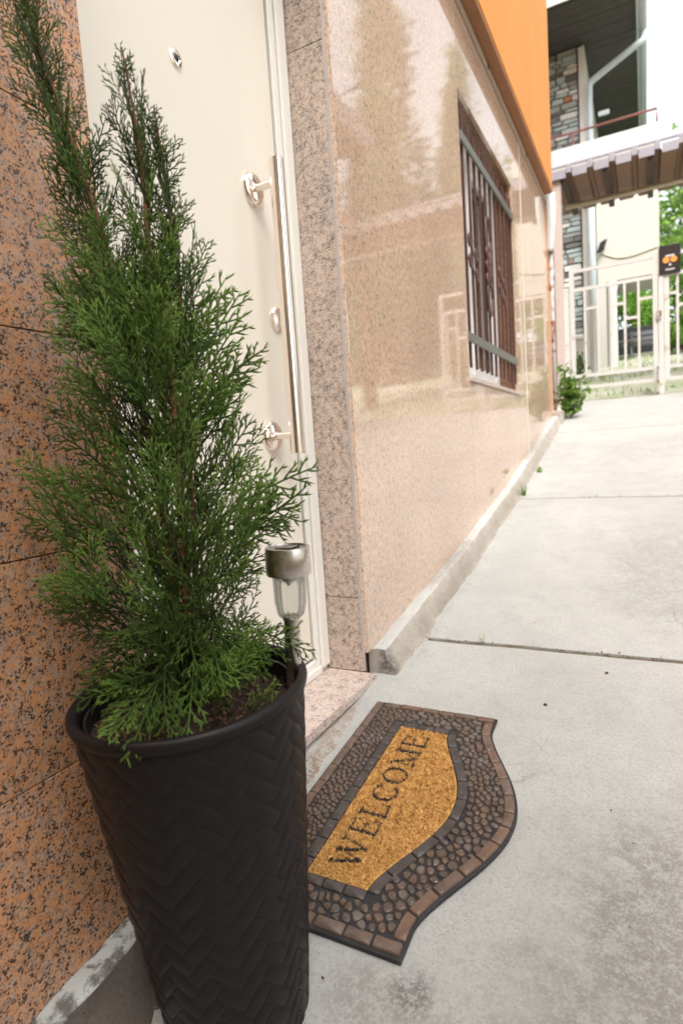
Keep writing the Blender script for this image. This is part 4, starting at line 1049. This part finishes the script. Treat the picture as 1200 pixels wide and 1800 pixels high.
# pale grains on the mat
m = MB(); r2 = random.Random(13)
for _ in range(46):
    x, y = r2.uniform(.10, .50), r2.uniform(.75, 1.38)
    if x > x_out(y) - .01: continue
    s = r2.uniform(.0006, .0015); z = gm(y) + (.0135 if not in_band(x, y) else .0075)
    m.lathe([(s * .5, 0), (s, s * .6), (s * .4, s * 1.3)], 6, (x, y, z))
tag(obj('grit', m, M['plaster_white']), kind='stuff')

# ------------------------------------------------------------------ gate
YG = 6.80
gate = thing('gate', (.45, YG, G(YG)), 'pale painted metal bar gate across the top of the ramp', 'gate')
def bar(x0, x1, z0, z1, name, y0=YG - .012, y1=YG + .012, matl=None): return obj(name, MB().box((x0, y0, z0), (x1, y1, z1)), matl or M['gate'], gate)
def leafframe(x0, x1, rails):
    bar(x0, x0 + .045, 1.20, 2.44, 'gate_frame', YG - .02, YG + .02); bar(x1 - .045, x1, 1.20, 2.44, 'gate_frame', YG - .02, YG + .02)
    for z in rails: bar(x0 + .0455, x1 - .0455, z - .016, z + .016, 'gate_rail')
leafframe(.055, .872, (2.415, 2.225, 1.335, 1.215))
leafframe(.925, 1.36, (2.415, 2.225, 1.335, 1.215))
for x in (.20, .325, .45, .575, .70, 1.04, 1.165, 1.28): bar(x - .011, x + .011, 1.352, 2.208, 'gate_bar')
for xa, xb, z in ((.212, .313, 2.02), (.462, .563, 2.015), (.587, .728 - .04, 1.86), (.712, .826, 2.03), (.972, 1.028, 2.04), (1.052, 1.153, 1.92), (1.177, 1.268, 2.04)): bar(xa, xb, z - .013, z + .013, 'gate_step')
bar(.876, .921, 1.06, 2.47, 'gate_post', YG - .03, YG + .03)
obj('latch', MB().box((.862, YG - .045, 1.80), (.90, YG - .0305, 1.88)), M['rusty'], gate)
obj('drop_bolt', MB().tube([(.862, YG - .04, 1.07), (.862, YG - .04, 1.34)], .008, 8), M['rusty'], gate)
t = tag(obj('side_panel', MB().box((-.17, YG - .012, 1.02), (.048, YG + .012, 2.22)).box((-.17, YG - .016, 2.2205), (.048, YG + .016, 2.26)), M['gate']), 'pale sheet panel filling the gap between wall corner and gate', 'fence panel')
sign = thing('warning_sign', (.975, YG - .035, 2.22), 'black rectangular warning sign with two orange discs hanging on the gate', 'sign')
X0, X1, Z0, Z1, ysn = .884, 1.068, 2.217, 2.492, YG - .040
obj('board', MB().box((X0, ysn, Z0), (X1, ysn + .006, Z1)), M['sign_black'], sign, bevel=.002)
for cx in (.945, 1.010): obj('disc', MB().lathe([(.029, 0), (.029, .0012)], 28, (cx, ysn, 2.352), (0, -1, 0)), M['sign_orange'], sign)
m = MB()
for i in range(6): m.box((.942 + i * .0125, ysn - .0022, 2.378 + .003 * (i % 2)), (.951 + i * .0125, ysn - .0013, 2.396 + .002 * (i % 3)))
for i in range(8): m.box((.940 + i * .0098, ysn - .0012, 2.254), (.947 + i * .0098, ysn - .0004, 2.267))
m.add([(.966, ysn - .0012, 2.298), (.990, ysn - .0012, 2.298), (.978, ysn - .0012, 2.322)], [(0, 1, 2)])
obj('print', m, M['sign_white'], sign)

# ------------------------------------------------------------------ canopy over the gate
can = thing('canopy', (-.02, 6.75, G(6.75)), 'brown corrugated metal canopy over the gate on a pale timber post', 'canopy')
obj('canopy_post', MB().box((-.080, 6.74, 1.0), (.0, 6.82, 3.33)), plain('post_pink', (.55, .46, .42), .6), can)
def sheet_z(y): return 3.36 + (y - 6.72) * .055
m = MB(); prof = []                             # trapezoid ribs, 20 cm apart
x = -.085
while x < 3.0: prof += [(x, 0), (x + .135, 0), (x + .150, .032), (x + .185, .032)]; x += .20
for y in (6.72, 8.02):
    for px2, pz in prof: m.v.append((px2, y, sheet_z(y) + pz))
n = len(prof)
for i in range(n - 1): m.f.append((i, i + 1, n + i + 1, n + i)); m.mi.append(0)
o = obj('roof_sheet', m, [M['sheet_under']], can); md = o.modifiers.new('t', 'SOLIDIFY'); md.thickness = .004; md.offset = 1
x = -.085
while x < 2.9:
    obj('edge_flap', MB().box((x + .006, 6.700, 3.330), (x + .142, 6.712, 3.418)), M['sheet_top'], can, bevel=.004)
    obj('rib_end', MB().box((x + .146, 6.702, 3.375), (x + .192, 6.714, 3.455)), M['sheet_top'], can, bevel=.004); x += .20
obj('edge_trim', MB().box((-.09, 6.7145, 3.447), (3.0, 6.735, 3.468)), M['sheet_top'], can)
for x in np.arange(.03, 3.0, .40): obj('rafter', MB().box((x - .03, 6.74, 0), (x + .03, 8.0, 0)).box((x - .028, 6.74, 3.30), (x + .028, 7.98, 3.345)) if False else MB().add([(x - .028, 6.74, 3.305), (x + .028, 6.74, 3.305), (x + .028, 7.98, 3.372), (x - .028, 7.98, 3.372), (x - .028, 6.74, 3.352), (x + .028, 6.74, 3.352), (x + .028, 7.98, 3.422), (x - .028, 7.98, 3.422)], [(0,3,2,1),(4,5,6,7),(0,1,5,4),(1,2,6,5),(2,3,7,6),(3,0,4,7)]), M['rafter'], can)
obj('cross_pipe', MB().tube([(-.03, 7.45, 3.30), (3.0, 7.45, 3.30)], .026, 12), M['beam'], can, smooth=True)

# ------------------------------------------------------------------ stone house behind
SH = thing('stone_house', (0, 9.6, G(9.6)), 'two storey rubble stone house with deep dark eaves, white balcony and cream lower wall', 'house')
obj('wall', MB().box((-5, 9.64, 1.2), (.01, 14.5, 6.19)), M['mortar'], SH)
obj('side_wall', MB().box((.012, 9.62, 4.6), (.042, 14.5, 6.19)), M['plaster_white'], SH)
obj('quoin_strip', MB().box((-.03, 9.575, 1.6), (.045, 9.618, 6.15)), M['plaster_white'], SH)
rr = random.Random(31); ns = 0; z = 1.75
while z < 6.12:
    h = rr.uniform(.04, .10); x = -.045
    while x > -.62 and ns < 298:
        w_ = rr.uniform(.08, .28)
        if not (4.45 < z < 4.72):
            n = 8; cx, cz = x - w_ / 2, z + h / 2; q = []
            for k in range(n):
                a = 2 * math.pi * k / n + rr.uniform(-.12, .12); c_, s_ = math.cos(a), math.sin(a); g2 = max(abs(c_), abs(s_)); q.append((cx + c_ / g2 * (w_ / 2 - .004) * rr.uniform(.88, 1.0), cz + s_ / g2 * (h / 2 - .003) * rr.uniform(.84, 1.0)))
            d = rr.uniform(.012, .045); vs = [(a, 9.645, b) for a, b in q] + [(a, 9.64 - d * .6, b) for a, b in q] + [(lerp(cx, a, .93), 9.64 - d, lerp(cz, b, .86)) for a, b in q]
            fs = [(l_ * n + i, l_ * n + (i + 1) % n, (l_ + 1) * n + (i + 1) % n, (l_ + 1) * n + i) for l_ in (0, 1) for i in range(n)] + [tuple(2 * n + i for i in range(n))]
            obj('stone', MB().add(vs, [f_ for f_ in fs]), rr.choices(STONE, (7, 6, 3, 2.2, .2, .8))[0], SH, auto=30); ns += 1
        x -= w_
    z += h
y = 8.66
while y < 14.4: obj('soffit_board', MB().box((-5, y, 6.20 + .004 * rr.random()), (.70, y + .142, 6.235)), M['soffit_dark'], SH); y += .147
obj('roof', MB().box((-5, 8.60, 6.24), (.74, 14.5, 6.36)), M['tile'], SH)
obj('eave_fascia', MB().box((-5, 8.575, 6.19), (.75, 8.598, 6.36)), M['pipe_white'], SH)
obj('side_fascia', MB().box((.705, 8.60, 6.17), (.738, 14.5, 6.2385)), M['pipe'], SH)
obj('gutter', MB().tube([(.785, 8.5, 6.19), (.785, 14.5, 6.19)], .048, 12), M['pipe'], SH, smooth=True)
obj('downpipe', MB().tube(catmull([(.79, 9.72, 6.17), (.77, 9.62, 5.98), (.70, 9.53, 5.90), (.20, 9.53, 5.66), (.118, 9.53, 5.60), (.105, 9.53, 5.50), (.105, 9.53, 4.78)], 6), .045, 12), M['pipe'], SH, smooth=True)
obj('downpipe', MB().tube([(.105, 9.40, 1.7), (.105, 9.40, 4.44)], .05, 12), M['pipe'], SH, smooth=True)
obj('pipe_bracket', MB().box((.22, 9.42, 5.10), (.36, 9.46, 5.15)), M['pipe'], SH)
obj('balcony', MB().box((-5, 9.25, 4.45), (.945, 10.6, 4.735)), M['plaster_white'], SH, bevel=.01)
obj('railing', MB().tube([(-2, 9.30, 4.92), (.93, 9.30, 4.92), (.93, 9.30, 4.735)], .016, 8), M['rail_red'], SH)
for x in (-1.2, -.1): obj('railing_post', MB().tube([(x, 9.30, 4.735), (x, 9.30, 4.92)], .013, 8), M['rail_red'], SH)
obj('annex_wall', MB().box((.165, 9.45, 2.86), (.945, 9.72, 4.449)), M['plaster_cream'], SH)
obj('annex_ceiling', MB().box((.165, 9.721, 2.90), (.945, 10.6, 3.0)), M['plaster_cream'], SH)
obj('annex_pier', MB().box((.165, 9.45, 1.5), (.272, 9.72, 2.8595)), M['plaster_cream'], SH)
obj('column', MB().lathe([(.075, 1.55), (.068, 1.62), (.064, 2.72), (.08, 2.80), (.08, 2.858)], 20, (.345, 9.50, 0)), M['plaster_white'], SH, auto=40)
t = thing('floodlight', (.22, 9.40, 3.33), 'small black floodlight on a bracket below the cream wall', 'floodlight')
obj('lamp_body', MB().add([(.17, 9.34, 3.27), (.26, 9.34, 3.31), (.30, 9.34, 3.43), (.21, 9.34, 3.39), (.17, 9.40, 3.25), (.26, 9.40, 3.29), (.30, 9.40, 3.41), (.21, 9.40, 3.37)], [(0,1,2,3),(7,6,5,4),(0,4,5,1),(1,5,6,2),(2,6,7,3),(3,7,4,0)]), M['black_plastic'], t, bevel=.008)
obj('bracket', MB().box((.22, 9.40, 3.32), (.25, 9.449, 3.35)), M['black_plastic'], t)
tag(obj('cable', MB().tube(catmull([(.22, 9.445, 3.26), (.4, 9.44, 3.17), (.6, 9.44, 3.15), (.93, 9.44, 3.21)], 6), .008, 6), M['beam'], smooth=True), 'thin sagging cable running from the floodlight along the cream wall', 'cable')
tag(obj('white_post', MB().lathe([(.036, 1.3), (.036, 2.36), (.028, 2.40), (.012, 2.41)], 16, (.160, 8.5, 0)), M['plaster_white'], smooth=False), 'slim round white post behind the gate next to the grey downpipe', 'post')
tag(obj('low_white_wall', MB().box((-.9, 8.45, 1.3), (.04, 8.60, 1.96)).box((-.9, 8.43, 1.9605), (.055, 8.62, 2.0)), M['plaster_white'], bevel=.006), 'low white rendered wall with coping behind the left gate leaf', 'wall')
tag(obj('dark_panel', MB().box((.25, 11.3, 2.02), (1.9, 11.36, 2.47)).box((.3, 11.3, 1.7), (.38, 11.36, 2.0195)).box((1.7, 11.3, 1.7), (1.78, 11.36, 2.0195)), M['dark_board']), 'dark panelled screen standing in the yard behind the gate', 'screen')
t = thing('garden_table', (.42, 9.05, G(9.05)), 'small grey metal garden table glimpsed through the gate bars', 'table')
obj('table_top', MB().lathe([(.27, 0), (.28, .01), (.27, .022)], 28, (.44, 10.3, 2.075)), M['furniture'], t, auto=40)
for dx, dy in ((-.15, -.15), (.15, -.15), (.15, .15), (-.15, .15)): obj('leg', MB().tube([(.44 + dx * .6, 10.3 + dy * .6, 2.075), (.44 + dx, 10.3 + dy, G(10.2) - .02)], .014, 8), M['furniture'], t)
t = thing('garden_bench', (.75, 10.8, G(10.8)), 'grey slatted garden bench in front of the dark screen', 'bench')
for i in range(4): obj('slat', MB().box((.50, 10.72 + i * .08, 2.11), (1.5, 10.78 + i * .08, 2.13)), M['furniture'], t)
for i in range(2): obj('back_slat', MB().box((.50, 11.06, 2.20 + i * .09), (1.5, 11.08, 2.26 + i * .09)), M['furniture'], t)
for x in (.56, 1.44): obj('leg', MB().box((x - .02, 10.74, G(10.8) - .05), (x + .02, 10.77, 2.109)).box((x - .02, 11.03, G(11) - .05), (x + .02, 11.058, 2.36)), M['furniture'], t)

# ------------------------------------------------------------------ trees, bushes and grass
def crown_pts(c, rad, n, clumps, seed, cone=False):
    r2 = np.random.default_rng(seed); out_ = []
    cc = []
    for _ in range(clumps):
        d = r2.normal(size=3); d /= np.linalg.norm(d); q = r2.uniform(.25, 1) ** .5; p = d * q
        if cone: h = r2.uniform(-1, 1); w_ = (1 - h) / 2 * .95 + .05; a = r2.uniform(0, 6.28); p = np.array([math.cos(a) * w_ * q, math.sin(a) * w_ * q, h])
        cc.append(p)
    cc = np.array(cc); per = n // clumps
    for p in cc:
        spread = .17 if not cone else .10
        out_.append(p + r2.normal(size=(per, 3)) * spread * r2.uniform(.6, 1.2))
    return np.concatenate(out_) * np.array(rad) + np.array(c)
def tree(name, loc, h, rad, n, leaf, matl, label, group, seed, cone=False, clumps=60, trunk=.09, crown_low=.25, flat=.5):
    t = thing(name, loc, label, 'tree', group); L = Vector(loc); r2 = random.Random(seed); m = MB()
    m.tube(catmull([L - Vector((0, 0, .15)), L + Vector((r2.uniform(-.1, .1), r2.uniform(-.1, .1), h * .4)), L + Vector((r2.uniform(-.15, .15), r2.uniform(-.15, .15), h * .88))], 5), [lerp(trunk, trunk * .25, i / 10) for i in range(11)], 9)
    for k in range(9):
        z = h * r2.uniform(.3, .8); a = r2.uniform(0, 6.28); l = rad[0] * r2.uniform(.5, .9)
        m.tube([L + Vector((0, 0, z)), L + Vector((math.cos(a) * l * .5, math.sin(a) * l * .5, z + (.15 if not cone else -.05) * h * .6)), L + Vector((math.cos(a) * l, math.sin(a) * l, z + (.2 if not cone else -.1) * h * .7))], [trunk * .4, trunk * .25, trunk * .08], 6)
    obj('trunk', m, M['bark'], t, smooth=True)
    c = (loc[0], loc[1], loc[2] + h * (crown_low + (1 - crown_low) / 2)); rz = h * (1 - crown_low) / 2
    leaf_cloud('crown', crown_pts(c, (rad[0], rad[1], rz), n, clumps, seed, cone), leaf, matl, t, seed, flat)
    return t
GT = 'bright green trees behind the gate'
tree('leafy_tree', (1.75, 13.0, G(13)), 3.6, (.95, .9), 5200, .055, M['leaf_bright'], 'bright green leafy tree to the right of the cream wall', GT, 41, clumps=60, crown_low=.12)
tree('leafy_tree', (2.6, 15.5, G(15.5)), 4.6, (1.4, 1.2), 5200, .07, M['leaf_bright'], 'taller pale green tree farther behind, glimpsed above the warning sign', GT, 42, clumps=60, crown_low=.15)
tree('leafy_tree', (.7, 14.2, G(14.2)), 2.4, (.9, .7), 5200, .05, M['leaf_mid'], 'darker green tree seen through the opening under the cream wall', GT, 43, clumps=60, crown_low=.05)
def bush(loc, rad, n, leaf, label, seed, matl=None):
    t = thing('bush', loc, label, 'bush', 'bushes behind the gate'); m = MB(); r2 = random.Random(seed)
    for k in range(8): a = r2.uniform(0, 6.28); m.tube([loc, (loc[0] + math.cos(a) * rad[0] * .6, loc[1] + math.sin(a) * rad[1] * .6, loc[2] + rad[2] * 1.4)], [.014, .004], 5)
    obj('stem', m, M['bark'], t); c = (loc[0], loc[1], loc[2] + rad[2])
    leaf_cloud('leaves', crown_pts(c, rad, n, 40, seed), leaf, matl or M['leaf_bright'], t, seed); return t
bush((1.25, 10.2, G(10.2)), (.30, .3, .28), 1600, .04, 'low green bush behind the right gate leaf', 51)
bush((1.6, 8.9, G(8.9)), (.35, .3, .35), 1400, .04, 'rounded bush beyond the right gate leaf, nearer than the low one', 52)
bush((.62, 12.2, G(12.2)), (.5, .35, .55), 2200, .045, 'hanging green shrub behind the dark screen', 53)
bush((-.02, 8.2, G(8.2)), (.12, .12, .16), 500, .022, 'small pale bush beside the low white wall', 54, M['leaf_mid'])
m = MB(); r2 = random.Random(61)
for _ in range(1800):
    x = r2.uniform(-1.0, 3.2); y = r2.uniform(6.95, 11.0); h = r2.uniform(.015, .06); a = r2.uniform(0, 6.28); z = G(y) - .04
    if noise.noise(Vector((x * 1.6, y * 1.6, 0))) < -.02: continue
    m.add([(x - .006, y, z), (x + .006, y, z), (x + math.cos(a) * h * .5, y + math.sin(a) * h * .5, z + h + .02)], [(0, 1, 2)])
tag(obj('grass', m, M['leaf_bright']), kind='stuff')

# ------------------------------------------------------------------ across the lane: what the polished granite mirrors, plus added shade blockers
nb = thing('neighbour_house', (6.0, 12.5, G(12)), 'brown house with tiled roof and white door across the lane, mirrored in the granite', 'house')
bz = 1.4
obj('wall', MB().box((4.4, 12.5, bz), (9.5, 19, 5.2)), M['neigh_wall'], nb)
obj('roof', MB().add([(3.9, 12.0, 5.15), (10, 12.0, 5.15), (10, 19.5, 5.15), (3.9, 19.5, 5.15), (6.9, 13.8, 7.4), (6.9, 17.8, 7.4)], [(0, 1, 4), (1, 2, 5, 4), (2, 3, 5), (3, 0, 4, 5), (3, 2, 1, 0)]), M['tile'], nb)
obj('eave', MB().box((3.9, 12.0, 5.05), (10, 19.5, 5.145)), M['pipe_white'], nb)
obj('door', MB().box((4.33, 13.6, bz), (4.39, 15.6, 4.0)), M['pvc_white'], nb)
obj('window', MB().box((4.34, 16.5, 2.8), (4.39, 18.0, 4.2)), M['pane'], nb)
tag(obj('boundary_wall', MB().box((2.62, -6, -1.2), (2.82, 6.7, .45)).box((2.62, 2.2, .451), (2.82, 6.7, 1.30)), M['plaster_cream'], bevel=.01), 'low cream boundary wall along the far side of the lane', 'wall')
shed = thing('lean_to_roof', (3.6, 8.2, 1), 'broad overhanging lean-to roof across the lane, mirrored at the top of the granite', 'roof')
obj('roof_slab', MB().box((2.7, 5.0, 5.0), (4.2, 8.2, 5.18)), M['wood_brown'], shed)
obj('fascia', MB().box((2.66, 4.97, 4.95), (2.698, 8.23, 5.22)), M['sheet_top'], shed)
for y in (5.2, 8.0): obj('post', MB().box((2.78, y - .07, .9), (2.92, y + .07, 4.999)), M['wood_brown'], shed)
for k, (x, y, h, r_) in enumerate(((5.4, 15.6, 11.0, 1.9), (3.7, 11.2, 5.2, 1.05), (6.6, 11.4, 12.0, 1.8), (4.0, 17.8, 8.5, 1.4), (5.2, 3.0, 8.0, 1.6))):
    tree('conifer', (x, y, G(y)), h, (r_, r_), (10500, 8500, 9000, 8000, 5200)[k], .11, M['leaf_conifer'], ('tall conifer in front of the brown neighbour house', 'shortest conifer at the lane side near the lean-to roof', 'tallest conifer rising behind the lean-to roof', 'conifer past the white door of the brown house', 'conifer opposite the front door')[k], 'conifers across the lane', 70 + k, True, (120, 90, 120, 90, 70)[k], .14, .06, .34)
back = thing('sky_blocker_house', (4, -6, -1), 'tall plain rendered house added unseen behind the viewer to block sky and sun', 'house')  # unseen house added to keep sky and sun off the near end
obj('wall', MB().box((-1.5, -11, -2.0), (9, -4.2, 8.6)), M['plaster_tan'], back)
tag(obj('shade_parapet', MB().box((.0, -.80, -.6), (.50, -.62, 1.02)).box((-.02, -.83, 1.021), (.53, -.59, 1.07)), M['plaster_tan'], bevel=.006), 'low rendered parapet added unseen behind the viewer to shade the granite and planter', 'parapet')  # unseen wall added to darken the left granite and the pot front
obj('roof', MB().add([(-2, -11.5, 8.601), (9.5, -11.5, 8.601), (9.5, -3.8, 8.601), (-2, -3.8, 8.601), (-2, -7.6, 10.8), (9.5, -7.6, 10.8)], [(0, 1, 5, 4), (1, 2, 5), (2, 3, 4, 5), (3, 0, 4), (3, 2, 1, 0)]), M['tile'], back)
for x in (1.0, 3.4, 5.8):
    for z in (1.0, 4.2): obj('window', MB().box((x, -4.21, z), (x + 1.1, -4.17, z + 1.5)), M['pane'], back)
